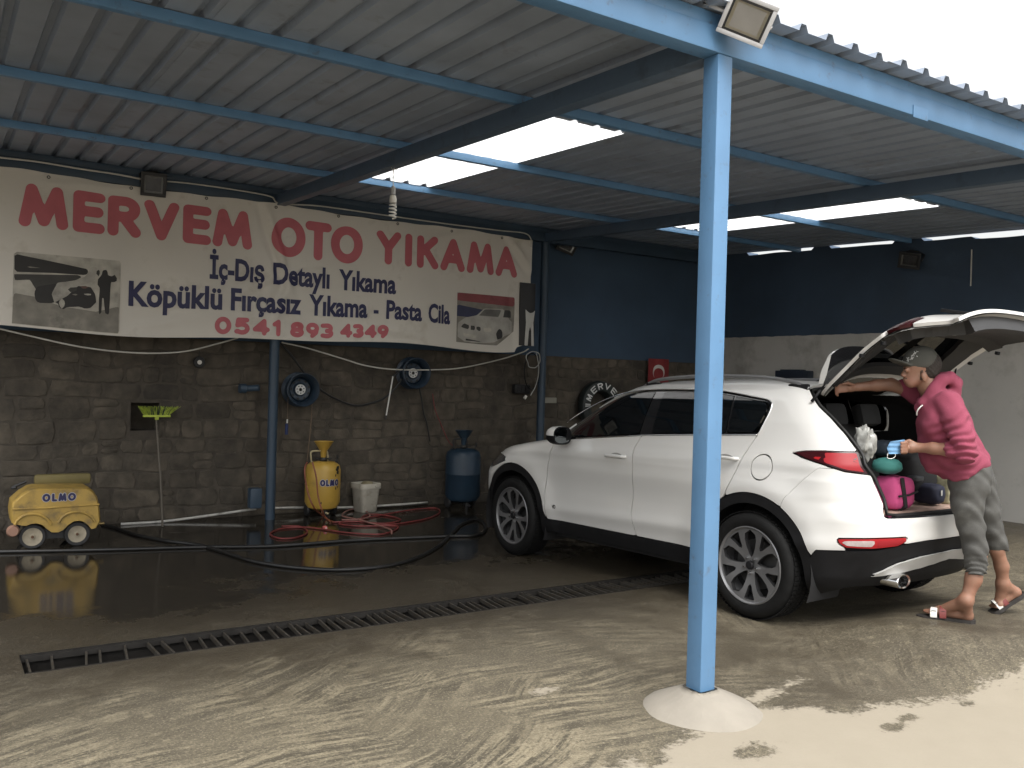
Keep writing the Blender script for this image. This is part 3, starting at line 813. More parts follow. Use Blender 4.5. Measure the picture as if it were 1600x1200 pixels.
# ------------------------------------------------------------------ the white estate-type car with its tailgate open
def smooth_tab(zs, vs, z, k=.012):
    zz = np.linspace(min(zs)-.05, max(zs)+.05, 1500); vv = np.interp(zz, zs, vs)
    w = int(k/(zz[1]-zz[0])); ker = np.hanning(2*w+3); ker /= ker.sum()
    vv = np.convolve(np.pad(vv, w+1, mode='edge'), ker, 'valid')
    return np.interp(z, zz, vv)
def vnormals(V, F):
    V = np.array(V); N = np.zeros_like(V)
    for f in F:
        a, b, c = V[f[0]], V[f[1]], V[f[2]]
        n = np.cross(b-a, c-a)
        for i in f: N[i] += n
    N /= (np.linalg.norm(N, axis=1)[:, None]+1e-12)
    out = np.stack([V[:, 0], V[:, 1]*.35, V[:, 2]-.75], 1)
    s = np.sign((N*out).sum(1)); s[s == 0] = 1
    return N*s[:, None]
def car_materials():
    paint = mat('white_car_paint', (.60, .592, .572), .32, spec=.5, coat=.7, var=.02, scale=2)
    bt = paint.node_tree.nodes['Principled BSDF']; bt.inputs['Coat Roughness'].default_value = .03
    glass = mat('tinted_car_glass', (.004, .005, .006), .02, spec=.6, var=.0)
    chrome = mat('chrome_trim', (.75, .75, .75), .12, metal=1., var=.03)
    clad = mat('black_cladding', (.008, .008, .009), .6, spec=.25, var=.2, scale=14, bump=.08, bscale=300)
    tyre = mat('tyre_rubber', (.007, .007, .007), .7, spec=.22, var=.25, scale=20, bump=.15, bscale=90)
    alloy = mat('machined_alloy', (.20, .20, .205), .34, metal=.6, var=.06)
    dark = mat('car_interior_black', (.010, .010, .011), .8, var=.25, scale=6)
    red = mat('lamp_red', (.30, .012, .016), .3, spec=.3, var=.05); maroon = mat('lamp_maroon', (.030, .004, .006), .25, spec=.3, var=.1)
    brite = mat('lamp_bright_red', (.27, .016, .022), .4, spec=.2, var=.05)
    clear = mat('lamp_clear', (.40, .33, .32), .2, coat=.3, var=.15, scale=40)
    silver = mat('skid_silver', (.40, .395, .38), .5, metal=.1, var=.05)
    return paint, glass, chrome, clad, tyre, alloy, dark, red, maroon, brite, clear, silver

def build_car():
    paint, glass, chrome, clad, tyre_m, alloy, dark, red, maroon, brite, clear, silver = car_materials()
    cyaw, cpit = .0462, -.017
    root = empty('parked_car', (0, 0, 0))
    tag(root, 'white five-door car with black roof rails, its tailgate raised', 'car')
    # pose: rear left tyre stands at (4.54, 3.98)
    Rm = Matrix.Rotation(cyaw, 4, 'Z') @ Matrix.Rotation(cpit, 4, 'X')
    pr = Rm @ Vector((-.87, -1.335, 0)); base = Vector((4.54, 3.98, .0))-pr
    root.matrix_world = Matrix.Translation(base) @ Rm
    # ---- the outer skin: contours stacked in z; x<0 is the left side
    ZS = [.18, .25, .35, .5, .7, .85, .95, 1.0, 1.1, 1.3, 1.45, 1.52, 1.555, 1.58, 1.597, 1.605]
    WS = [.83, .85, .875, .893, .905, .908, .900, .886, .858, .778, .706, .655, .595, .49, .30, .02]
    YFZ = [.18, .30, .45, .60, .72, .80, .88, .93, .97, 1.0, 1.03, 1.06, 1.085, 1.11, 1.2, 1.3, 1.4, 1.48, 1.53, 1.56, 1.585, 1.605]
    YFV = [1.98, 2.10, 2.19, 2.23, 2.235, 2.20, 2.10, 1.98, 1.83, 1.65, 1.45, 1.24, 1.12, 1.06, .91, .74, .565, .40, .25, .10, -.10, -.45]
    YRZ = [.18, .28, .36, .5, .6, .72, .78, .82, .95, 1.05, 1.15, 1.25, 1.35, 1.45, 1.5, 1.535, 1.56, 1.585, 1.605]
    YRV = [-1.93, -2.06, -2.13, -2.20, -2.235, -2.235, -2.205, -2.175, -2.155, -2.14, -2.09, -2.0, -1.89, -1.785, -1.73, -1.68, -1.55, -1.30, -.75]
    z = np.concatenate([np.linspace(.18, .86, 44), np.linspace(.873, 1.12, 30), np.linspace(1.132, 1.50, 42), np.linspace(1.508, 1.57, 14), np.linspace(1.574, 1.6045, 14)])
    hw = smooth_tab(ZS, WS, z); yf = smooth_tab(YFZ, YFV, z); yr = smooth_tab(YRZ, YRV, z)
    ln = yf-yr
    af = np.minimum(np.interp(z, [.2, .7, .9, 1.05, 1.12, 1.5, 1.6], [.75, .80, .95, .62, .50, .45, .3]), ln*.42)
    ar = np.minimum(np.interp(z, [.2, .7, 1.0, 1.2, 1.5, 1.6], [.52, .52, .45, .42, .42, .4]), ln*.42)
    K1, KS, K2 = 26, 150, 44
    th1 = np.linspace(math.pi/2, 0, K1+1)[:-1]; th2 = np.linspace(0, math.pi/2, K2+1)[1:]
    ef, er = 2/2.5, 2/2.7
    rows = []
    for i in range(len(z)):
        yc1, yc2 = yf[i]-af[i], yr[i]+ar[i]
        X = np.concatenate([hw[i]*np.cos(th1)**ef, np.full(KS, hw[i]), hw[i]*np.cos(th2).clip(0)**er])
        Y = np.concatenate([yc1+af[i]*np.sin(th1)**ef, np.linspace(yc1, yc2, KS), yc2-ar[i]*np.sin(th2)**er])
        rows.append(np.stack([-X, Y, np.full(X.shape, z[i])], -1))
    P = np.stack(rows, 1)                                   # [t, z, 3]
    X, Y, Z = P[..., 0], P[..., 1], P[..., 2]
    X *= 1-.028*(Y/2.2)**2*(np.abs(X) > .0)
    side = np.clip((np.abs(X)-.55)/.2, 0, 1)
    # sculpture: shoulder line rising to the rear, scooped flank, lower crease, flared arches
    sh = 1.0+.035*(-Y/1.3)
    X -= side*(.012*np.exp(-((Z-sh)/.05)**2)+.010*np.exp(-((Z-.50-.03*(-Y))/.05)**2)-.016*np.exp(-((Z-.70)/.12)**2)*np.exp(-(Y/1.15)**4))
    RA = .472
    rr_ = np.hypot(Y+1.335, Z-.36); rf_ = np.hypot(Y-1.335, Z-.36)
    for q in (rr_, rf_): X -= side*.026*np.where(q < .50, 1, np.exp(-((q-.50)/.11)**2))*sstep(.2, .32, Z)*sstep(1.12, .9, Z)
    P = np.stack([X, Y, Z], -1)
    # arc length round the rear, from y = -1.6
    ds = np.hypot(np.diff(X, axis=0), np.diff(Y, axis=0)); S = np.concatenate([np.zeros((1, Z.shape[1])), np.cumsum(ds, 0)], 0)
    for j in range(S.shape[1]):
        k = np.argmin(np.abs(Y[:, j]+1.6)); S[:, j] -= S[k, j]+(-(Y[k, j]+1.6))*-1*0
    # ---- cut lines in side view
    def cut(pts):
        zz = [p[1] for p in pts]; yy = [p[0] for p in pts]; o_ = np.argsort(zz)
        return smooth_tab(np.array(zz)[o_], np.array(yy)[o_], Z, .02)
    yF = cut([(.74, 1.16), (.772, 1.064), (.806, .955), (.847, .788), (.859, .621), (.845, .45), (.837, .36)])
    yB = cut([(-.25, 1.2), (-.237, 1.147), (-.198, 1.064), (-.212, .905), (-.209, .73), (-.195, .551), (-.225, .45), (-.25, .36)])
    yR = cut([(-1.33, 1.25), (-1.302, 1.2), (-1.262, 1.123), (-1.183, .91), (-1.13, .80), (-1.08, .70), (-1.0, .5)])
    yG = cut([(-1.50, 1.56), (-1.545, 1.52), (-1.585, 1.482), (-1.662, 1.41), (-1.77, 1.329), (-1.877, 1.24), (-1.983, 1.132), (-2.055, .992), (-2.083, .899), (-2.106, .813), (-2.134, .745), (-2.14, .70)])
    yBmp = cut([(-1.86, 1.07), (-1.72, .95), (-1.60, .82), (-1.55, .70), (-1.5, .5)])
    belt = np.interp(Y, [-1.4, -1.238, -.703, -.238, .513, .8, 1.1], [1.213, 1.207, 1.181, 1.154, 1.092, 1.07, 1.05])
    low = np.interp(Y, [-2.22, -2.10, -1.83, -1.72, 1.7, 1.85, 2.2], [.595, .548, .528, .39, .385, .35, .35])
    g = .0044
    dlo_pts = [(.80, 1.085), (.70, 1.222), (.558, 1.308), (.371, 1.40), (.178, 1.464), (.045, 1.491), (-.09, 1.506), (-.294, 1.513), (-.55, 1.513), (-.846, 1.506), (-1.007, 1.49), (-1.168, 1.468), (-1.285, 1.452), (-1.335, 1.435), (-1.352, 1.405), (-1.35, 1.355), (-1.328, 1.27), (-1.305, 1.213), (-1.238, 1.207), (-.703, 1.181), (-.238, 1.154), (.513, 1.092)]
    DLO = sd_poly(Y, Z, dlo_pts); DLO = np.where(np.abs(X) < .52, .2, DLO)
    arch = np.minimum(rr_, rf_)-RA
    arch_full = np.minimum(arch, np.where((np.abs(np.abs(Y)-1.335) < RA), Z-.36, 1.))
    hoodz = np.interp(Y, [.85, 1.0, 1.5, 1.8, 2.0, 2.2], [1.085, 1.075, 1.005, .95, .90, .86])
    HOOD = np.maximum(hoodz-Z, np.maximum(.96-Y, Z-1.09))
    WIND = np.maximum(np.maximum(1.10-Z, Z-1.505), np.maximum(np.abs(X)-(.90*np.interp(Z, z, hw)-.055), .1-Y))
    GATE = np.maximum(Y-yG, np.maximum(.745-Z, Z-1.56))
    BUMP = np.maximum(np.maximum(Y-yBmp, Z-1.035), -np.minimum(GATE, 9))
    lamp_pts = [(0.010, 1.112), (.10, 1.128), (.212, 1.135), (.446, 1.137), (.52, 1.128), (.72, 1.11), (.72, 1.0), (.54, 1.0), (.383, 1.017), (.235, 1.056), (.075, 1.093)]
    LAMP = np.where(Y > -1.3, 1., sd_poly(S, Z, lamp_pts)); LAMPB = np.maximum(LAMP, yG+.004-Y)
    refl_pts = [(.350, .614), (.36, .586), (.416, .559), (.574, .558), (.735, .572), (.79, .602), (.80, .628), (.62, .626), (.45, .620)]
    REFL = np.where(Y > -1.3, 1., sd_poly(S, Z, refl_pts))
    FUEL = np.hypot(Y+1.405, Z-1.005)-.083; FUEL = np.where(np.abs(X) < .6, 1., FUEL)
    FD = np.maximum.reduce([Y-yF, yB-Y, Z-belt, low-Z]); RD = np.maximum.reduce([Y-yB, yR-Y, Z-belt, low-Z, RA-rr_])
    FEN = np.maximum.reduce([yF-Y, Y-1.80, low-Z, RA-rf_, Z-np.interp(Y, [.5, .9], [1.07, 1.2]), -HOOD])
    FB = np.maximum.reduce([1.80-Y, low-Z, Z-.99, -HOOD, RA-rf_])
    HEADL = np.maximum.reduce([np.abs(Z-(.845-.10*(Y-1.6)))-np.interp(Y, [1.45, 1.7, 2.1], [.012, .065, .05]), 1.46-Y, Y-2.08, .30-np.abs(X)])
    SHELL = np.maximum.reduce([low-Z, -(arch), -FD, -RD, -FEN, -FB, -HOOD, -WIND, -DLO, -GATE, -BUMP-.0062, -LAMPB, -FUEL, .39-Z])
    parts = {}
    def panel(name, Sd, m, both=True, fold=.016, off=0., sep=False, parent=None, ret=False, label=None):
        V, F = clip_grid(P, Sd+g)
        if not F: return None
        N = vnormals(V, F)
        Vn = np.array(V)+N*off
        # close the seam on the middle plane
        V2, F2 = thicken([tuple(v) for v in Vn], F, -N*fold) if fold else ([tuple(v) for v in Vn], F)
        if ret: return V2, F2
        if both and not sep:
            n = len(V2); V3 = V2+[(-a, b, c) for a, b, c in V2]; F3 = F2+[tuple(n+i for i in f[::-1]) for f in F2]
            o = mesh(name, V3, F3, m, parent or root, smooth=True, sharp=35)
        else:
            o = mesh(name, V2, F2, m, parent or root, smooth=True, sharp=35)
            if sep: mesh(name, [(-a, b, c) for a, b, c in V2], [f[::-1] for f in F2], m, parent or root, smooth=True, sharp=35)
        if label: o['label'] = label
        parts[name] = o
        return o
    panel('body_shell', SHELL, paint)
    panel('front_door', FD, paint, sep=True); fdoor = parts['front_door']
    panel('rear_door', RD, paint, sep=True); rdoor = parts['rear_door']
    panel('front_wing', np.maximum(FEN, -HEADL), paint, sep=True)
    panel('front_bumper', np.maximum(FB, -HEADL), paint); panel('bonnet', HOOD, paint)
    panel('headlight', HEADL, mat('headlamp_dark', (.05, .05, .055), .1, coat=1.), sep=True, off=-.004)
    panel('windscreen', WIND, glass, off=-.004)
    bumper = panel('rear_bumper', np.maximum.reduce([BUMP, low-Z, RA-rr_, -LAMPB, -REFL]), paint, fold=.035)
    panel('fuel_flap', FUEL, paint, both=False)
    panel('cladding', np.maximum.reduce([np.minimum(Z-low, arch), .40-np.minimum(rr_, rf_), np.interp(Y, [-1.95, -1.75, -1.1, -.8, .8, 1.1], [.30, .22, .22, .275, .275, .22])-Z]), clad, off=-.002)
    # windows
    bl0, bl1 = -.205-(Z-1.3)*.05, -.318+(Z-1.3)*.05
    win = lambda a, b: np.maximum.reduce([DLO+.016, Y-a, b-Y])
    panel('front_window', win(.64+0*Z, bl0), glass, sep=True, off=-.006)
    panel('rear_window', win(bl1, -1.015-(1.35-Z)*.10), glass, sep=True, off=-.006)
    panel('quarter_window', np.maximum(win(-1.03-(1.35-Z)*.10, -1.325+0*Z), sd_poly(Y, Z, [(-.9, 1.5), (-1.30, 1.43), (-1.318, 1.38), (-1.29, 1.27), (-1.25, 1.213), (-.9, 1.19)])), glass, sep=True, off=-.006)
    allw = np.minimum.reduce([win(.64+0*Z, bl0), win(bl1, -1.015-(1.35-Z)*.10), win(-1.03-(1.35-Z)*.10, -1.325+0*Z)])
    panel('window_trim', np.maximum(DLO, -allw-.004), mat('gloss_black_trim', (.012, .012, .013), .14, coat=.6), sep=True, off=-.010, fold=.01)
    # chrome strip round the side windows
    ph = lambda y_, z_: np.array([-(np.interp(z_, z, hw)*(1-.028*(y_/2.2)**2)), y_, z_])
    for s in (1, -1):
        q = MB(); pts = []
        for a, b in catmull(dlo_pts[1:], 4, closed=False):
            p = ph(a, b); pts.append((p[0]*s*1.0-(.001*s), a, b))
        q.tube(pts, .0055, 6); q.build('chrome_strip', chrome, root, smooth=True)
    # lamps
    for s in (1, -1):
        V, F = panel('tail_lamp', LAMPB, maroon, both=False, ret=True, off=.006, fold=.02)
        fl = lambda V: [(a*s, b, c) for a, b, c in V]
        o = mesh('tail_lamp', fl(V), F, maroon, root, smooth=True, sharp=40)
        for nm, Sd, m_, of in (('lamp_segment', np.maximum.reduce([LAMPB+.008, .27-S-(Z-1.0)*.35, ]), brite, .0075),
                               ('lamp_segment', np.maximum.reduce([LAMPB+.012, np.abs(np.hypot((S-.56)/1.55, (Z-1.130)/.62)-.125)-.006]), maroon, .0085),
                               ('lamp_segment', np.maximum.reduce([LAMPB+.012, np.abs(np.hypot((S-.56)/1.55, (Z-1.130)/.62)-.090)-.006]), maroon, .0085),
                               ('lamp_segment', np.maximum.reduce([LAMPB+.012, np.abs(Z-1.092)-.011, .40-S]), maroon, .0085),
                               ('lamp_segment', np.maximum.reduce([LAMPB+.012, np.abs(S-.20)-.028, np.abs(Z-1.085)-.014]), red, .0080)):
            r_ = panel('x', Sd, m_, both=False, ret=True, off=of, fold=0)
            if r_: mesh(nm, fl(r_[0]), r_[1], m_, o, smooth=True)
        r_ = panel('x', np.maximum(REFL, -1.), red, both=False, ret=True, off=.003, fold=.012)
        o2 = mesh('bumper_reflector', fl(r_[0]), r_[1], red, bumper, smooth=True, sharp=40)
        r_ = panel('x', np.maximum.reduce([REFL+.010, S-.575]), clear, both=False, ret=True, off=.0045, fold=0)
        mesh('reverse_lens', fl(r_[0]), r_[1], clear, o2, smooth=True)
        r_ = panel('x', np.maximum.reduce([REFL+.010, .588-S]), brite, both=False, ret=True, off=.0045, fold=0)
        mesh('red_lens', fl(r_[0]), r_[1], brite, o2, smooth=True)
    # inner skin, floor, wheel wells
    INN = np.maximum.reduce([-(np.minimum(rr_, rf_)-.44), .26-Z, -(DLO+.02), -(WIND+.02), -(GATE+.0)])
    panel('inner_lining', INN, dark, off=-.035, fold=0)
    fl_ = MB(); fl_.box((0, .15, .245), (1.50, 3.6, .03)); fl_.box((0, -1.70, .715), (1.26, .84, .03)); fl_.box((0, -1.45, .62), (1.60, .60, .04)); fl_.build('floor_pan', dark, root)
    for yy in (-1.335, 1.335):
        for s in (-1, 1):
            w = MB(); n = 28; V = []; F = []
            for k in range(n+1):
                a = math.pi*(-.12+1.24*k/n)
                for xx in (.56, .885): V.append((s*xx, yy+.46*math.cos(a), .36+.46*math.sin(a)))
            for k in range(n): F.append((2*k, 2*k+1, 2*k+3, 2*k+2))
            V.append((s*.56, yy, .36)); c = len(V)-1
            for k in range(n): F.append((2*k, 2*k+2, c))
            mesh('wheel_arch_liner', V, F, dark, root, smooth=True, sharp=40)
    # rear face details
    def yrear(zz, xx):
        i = int(np.argmin(np.abs(z-zz))); xs = -P[::-1, i, 0][:K2+2]; ys = P[::-1, i, 1][:K2+2]
        return float(np.interp(abs(xx), xs, ys))
    q = MB(); n = 30; V = []; F = []
    for k in range(n+1):
        xx = -.63+1.26*k/n
        zt = float(np.interp(abs(xx), [0, .35, .5, .63], [.512, .495, .465, .392])); zb = float(np.interp(abs(xx), [0, .39, .63], [.450, .402, .376]))
        for zz, of in ((zt, .004), (zt, .022), (zb, .016), (zb, -.05)): V.append((xx, yrear(zz, xx)-of, zz))
    for k in range(n):
        for j in range(3): F.append((4*k+j, 4*k+j+1, 4*k+4+j+1, 4*k+4+j))
    mesh('skid_plate', V, F, silver, bumper, smooth=True, sharp=40)
    for s in (-1, 1):
        q = MB(); prof = [(.034, .10), (.040, .0), (.050, -.004), (.053, .004), (.050, .12)]
        V = []; F = []; n = 28
        for r_, h_ in prof:
            for j in range(n): a = 2*math.pi*j/n; V.append((s*.47+r_*1.45*math.cos(a), -2.155+h_, .350+r_*.85*math.sin(a)))
        for i in range(len(prof)-1):
            for j in range(n): F.append((i*n+j, (i+1)*n+j, (i+1)*n+(j+1) % n, i*n+(j+1) % n))
        F.append(tuple(range(n)))
        mesh('exhaust_tip', V, F, chrome, root, smooth=True, sharp=40)
    q = MB(); q.box((.25, -1.80, .35), (.75, .30, .14), bev=.05); q.build('silencer', mat('silencer_steel', (.04, .04, .04), .5, metal=.5), root)
    # boot opening: rubber seal, sill plate, carpet, seats
    seal = []
    zz = np.linspace(.765, 1.50, 28)
    for z_ in zz:
        yg_ = float(np.interp(z_, z, yG[100])); i = int(np.argmin(np.abs(z-z_)))
        row = P[K1:, i]; xx_ = float(np.interp(-yg_, -row[:, 1], row[:, 0])); seal.append((xx_+.034, yg_+.012, z_))
    top = [(x_, -1.572-.02*(1-(x_/.62)**2), 1.512+.035*(1-(x_/.62)**2)) for x_ in np.linspace(-.58, .58, 15)]
    ring = [(-a, b, c) for a, b, c in seal[::1]]
    loop = seal+top+ring[::-1]+[(x_, -2.11-.05*(1-(x_/.6)**2), .752) for x_ in np.linspace(.50, -.50, 14)]
    q = MB(); q.tube(loop, .011, 8, closed=True); q.build('boot_seal', mat('rubber_seal', (.010, .010, .010), .6), root, smooth=True)
    lip = MB(); V = []; F = []
    for k, x_ in enumerate(np.linspace(-.57, .57, 25)):
        yb = yrear(.745, x_); V += [(x_, yb+.016, .728), (x_, yb+.050, .748), (x_, yb+.13, .748), (x_, yb+.14, .735)]
        if k:
            for j in range(3): F.append((4*(k-1)+j, 4*(k-1)+j+1, 4*k+j+1, 4*k+j))
    mesh('boot_sill', V, F, mat('sill_gloss_black', (.012, .012, .013), .12, coat=.5), root, smooth=True, sharp=40)
    q = MB(); q.box((0, -1.70, .748), (1.06, .74, .022), bev=.008); q.build('boot_carpet', mat('boot_mat_tan', (.36, .25, .20), .9, var=.15, scale=12), root)
    for s in (-1, 1):
        q = MB(); q.box((s*.66, -1.62, .92), (.14, .52, .38), bev=.04); q.build('boot_trim', dark, root)
    for x_ in (-.42, .0, .42):
        q = MB(); R_ = Matrix.Rotation(math.radians(-14), 3, 'X')
        q.box((x_, -1.24, 1.0), (.40, .14, .56), R_, bev=.05); q.box((x_, -1.33, 1.345), (.25, .10, .17), R_, bev=.045); q.build('rear_seat', mat('seat_cloth', (.022, .023, .024), .9, bump=.2, bscale=120), root, smooth=True, sharp=50)
    for x_ in (-.38, .38):
        q = MB(); R_ = Matrix.Rotation(math.radians(-10), 3, 'X')
        q.box((x_, -.42, .90), (.48, .16, .66), R_, bev=.06); q.box((x_, -.50, 1.32), (.26, .10, .18), R_, bev=.045); q.box((x_, -.1, .55), (.48, .5, .16), None, bev=.06)
        q.build('front_seat', MATS['seat_cloth'], root, smooth=True, sharp=50)
    # roof rails, aerial fin
    for s in (-1, 1):
        pts = []
        for y_, dz in [(.02, .0), (-.06, .030), (-.18, .050), (-.5, .056), (-.9, .056), (-1.2, .052), (-1.42, .036), (-1.54, .006)]:
            xx = .575; i = int(np.argmin(np.abs(Y[K1+40, :]*0+z-1.5)))
            # skin height over (xx, y_)
            tcol = [];
            zr_ = float(np.interp(y_, [-1.6, -1.3, -.9, -.4, 0, .15], [1.512, 1.545, 1.556, 1.556, 1.530, 1.495]))
            pts.append((s*xx, y_, zr_+dz))
        pts = catmull(pts, 5)
        q = MB(); q.tube(pts, .014, 10); q.build('roof_rail', mat('rail_grey', (.24, .24, .245), .35, metal=.7), root, smooth=True)
        for y_ in (-.10, -1.46):
            q = MB(); q.box((s*.575, y_, 1.545 if y_ > -1 else 1.535), (.03, .16, .045), bev=.012); q.build('rail_foot', clad, root, smooth=True, sharp=40)
    V = [(-.012, -1.18, 1.585), (.012, -1.18, 1.585), (.03, -1.36, 1.575), (-.03, -1.36, 1.575), (-.006, -1.34, 1.645), (.006, -1.34, 1.645), (0, -1.27, 1.628)]
    mesh('aerial_fin', V, [(0, 1, 6), (1, 2, 5, 6), (2, 3, 4, 5), (3, 0, 6, 4), (4, 6, 5), (3, 2, 1, 0)], clad, root)
    # mirrors
    for s in (-1, 1):
        c = np.array([s*.985, .605, 1.118])
        m1 = MB(); n = 20; V = []; F = []
        secs = [(.0, .25), (.03, .75), (.08, .95), (.13, 1.0), (.165, .97)]        # from the nose of the housing to the glass
        for (d_, k) in secs:
            for j in range(n):
                a = 2*math.pi*j/n; ca, sa = math.cos(a), math.sin(a)
                V.append((c[0]+s*.115*k*math.copysign(abs(ca)**.75, ca), c[1]+.10-d_-.02*ca, c[2]+.078*k*math.copysign(abs(sa)**.8, sa)))
        for i in range(len(secs)-1):
            for j in range(n): F.append((i*n+j, i*n+(j+1) % n, (i+1)*n+(j+1) % n, (i+1)*n+j))
        F.append(tuple(range(n))[::-1]); F.append(tuple((len(secs)-1)*n+j for j in range(n)))
        Vt = np.array(V)
        ftop = [f for f in F if Vt[list(f), 2].mean() > c[2]-.005 and len(f) == 4]; fbot = [f for f in F if f not in ftop]
        door_p = fdoor if s < 0 else root
        mo = mesh('door_mirror', V, fbot, clad, root, smooth=True, sharp=50); mesh('mirror_cap', V, ftop, paint, mo, smooth=True)
        gl = MB(); n = 20
        V = [(c[0]+s*.100*math.copysign(abs(math.cos(2*math.pi*j/n))**.75, math.cos(2*math.pi*j/n)), c[1]-.066-.02*math.cos(2*math.pi*j/n), c[2]+.064*math.copysign(abs(math.sin(2*math.pi*j/n))**.8, math.sin(2*math.pi*j/n))) for j in range(n)]
        mesh('mirror_glass', V, [tuple(range(n))], mat('mirror_glass', (.25, .27, .28), .03, metal=1., var=0), mo)
        q = MB(); q.box((s*.885, .63, 1.085), (.11, .07, .035), bev=.012); q.build('mirror_arm', clad, mo, smooth=True, sharp=40)
    # handles
    def skin_x(y_, z_):
        i = int(np.argmin(np.abs(z-z_))); k = int(np.argmin(np.abs(P[K1:K1+KS, i, 1]-y_)))+K1; return P[k, i, 0]
    for (y_, z_, dr) in ((-.025, .985, fdoor), (-1.10, 1.045, rdoor)):
        x_ = skin_x(y_, z_)
        q = MB(); q.tube(catmull([(x_+.004, y_+.105, z_-.004), (x_-.030, y_+.085, z_), (x_-.034, y_, z_+.002), (x_-.030, y_-.085, z_+.002), (x_+.004, y_-.105, z_)], 5), .0135, 10)
        h = q.build('door_handle', paint, dr, smooth=True)
        q = MB(); n = 20
        V = [(skin_x(y_+.07*math.cos(2*math.pi*j/n), z_-.002)-.0016, y_+.07*math.cos(2*math.pi*j/n), z_-.004+.030*math.sin(2*math.pi*j/n)) for j in range(n)]
        mesh('handle_recess', V, [tuple(range(n))], mat('handle_shadow_grey', (.30, .295, .28), .4), dr)
        q = MB(); q.tube([(x_-.034, y_+.02, z_+.012), (x_-.034, y_-.095, z_+.012)], .004, 6); q.build('handle_chrome', chrome, h, smooth=True)
    # AWD badge
    st, w_ = text_strokes('AWD'); k = .085/w_
    V, F = stroke_sheet([[(a*k, b*.026) for a, b in s] for s in st], .0035, .0018, lambda U, W: np.stack([np.full(U.shape, skin_x(.73, .50)-.003), .80-U, .49+W], -1))
    mesh('badge', V, F, mat('badge_grey', (.22, .22, .22), .25, metal=.8), fdoor)
    # ---- wheels
    def wheel(name, s, yy, steer=0.):
        prof = [(.246, -.10), (.262, -.112), (.30, -.118), (.328, -.108), (.345, -.085), (.352, -.05), (.354, 0), (.352, .05), (.345, .085), (.328, .108), (.30, .118), (.262, .112), (.246, .10)]
        wr = bpy.data.objects.new(name, None); wr.empty_display_size = .05
        link(wr, root); wr.location = (s*.805, yy, .3545); wr.rotation_euler = (0, 0, steer if s < 0 else steer+math.pi)
        t_ = MB(); t_.lathe(prof, 64, 'x', closed=True); to = t_.build('tyre', tyre_m, wr, smooth=True, sharp=40)
        # tread blocks
        tb = MB()
        for k in range(72):
            a = 2*math.pi*k/72
            for xx in (-.075, -.028, .022, .07):
                R_ = Matrix.Rotation(a+(.02 if xx > 0 else 0), 3, 'X'); p = R_ @ Vector((xx, 0, .3535)); tb.box(p, (.036, .022, .006), R_)
        tb.build('tread', tyre_m, to)
        b = MB(); b.lathe([(.250, .10), (.252, -.095), (.258, -.108), (.250, -.113), (.240, -.103), (.236, -.06), (.230, .09)], 64, 'x', closed=True); ro = b.build('rim', alloy, wr, smooth=True, sharp=35)
        b = MB(); b.lathe([(.02, -.02), (.165, -.02), (.165, .0), (.02, .0)], 40, 'x', closed=True); b.build('brake_disc', mat('brake_steel', (.10, .10, .10), .4, metal=.8), wr, smooth=True, sharp=35)
        b = MB(); b.lathe([(.0, .02), (.238, .02), (.238, .03), (.0, .03)], 40, 'x'); b.build('wheel_back', dark, wr)
        # face: disc less five petals and five outer pockets
        cell = .005; us = np.arange(-.25, .2501, cell); U, W = np.meshgrid(us, us, indexing='ij'); r_ = np.hypot(U, W); a_ = np.arctan2(W, U)
        Sd = r_-.240
        for k in range(5):
            a0 = 2*math.pi*k/5+math.radians(18)
            ca, sa = math.cos(a0), math.sin(a0); u = U*ca+W*sa; v = -U*sa+W*ca
            pet = np.abs(v)-np.interp(u, [.050, .07, .12, .165, .205, .234], [.0, .016, .036, .046, .042, .0]); pet = np.where((u < .048) | (u > .237), .05, pet*.9)
            Sd = np.maximum(Sd, -pet)
            a1 = a0+math.pi/5; ca, sa = math.cos(a1), math.sin(a1); u = U*ca+W*sa; v = -U*sa+W*ca
            poc = np.abs(v)-np.interp(u, [.125, .140, .18, .228], [.0, .014, .026, .044]); poc = np.where((u < .123), .05, np.maximum(poc*.85, r_-.228))
            Sd = np.maximum(Sd, -poc)
        dish = -.088-.010*np.cos(np.clip(r_/.24, 0, 1)*math.pi)*-1+.0*r_
        PP = np.stack([dish, U, W], -1)
        V, F = clip_grid(PP, Sd); V2, F2 = thicken(V, F, np.array([.035, 0, 0]))
        mesh('spokes', V, F, alloy, ro, smooth=True, sharp=30); mesh('spoke_sides', V2, F2[len(F):], dark, ro)
        b = MB()
        for k in range(5):
            a = 2*math.pi*k/5+math.radians(18+36); b.lathe([(.0, -.103), (.007, -.103), (.009, -.094), (.009, -.08)], 10, 'x', (0, .052*math.cos(a), .052*math.sin(a)))
        b.build('wheel_nuts', chrome, ro, smooth=True, sharp=40)
        b = MB(); b.lathe([(0, -.108), (.024, -.107), (.028, -.103), (.030, -.09)], 24, 'x'); b.build('centre_cap', clad, ro, smooth=True, sharp=40)
        return wr
    for s in (-1, 1):
        wheel('rear_wheel', s, -1.335); wheel('front_wheel', s, 1.335, math.radians(-2))
    # ---- tailgate, swung up on its hinge
    hy, hz, ang = -1.60, 1.548, math.radians(GATE_ANG)
    gate = bpy.data.objects.new('tailgate', None); gate.empty_display_size = .05; link(gate, root)
    gate.location = (0, hy, hz); gate.rotation_euler = (-ang, 0, 0); gate.scale = (1, 1.07, 1.07)
    GS = np.maximum.reduce([Y-(yG-.008), .757-Z, Z-1.535])
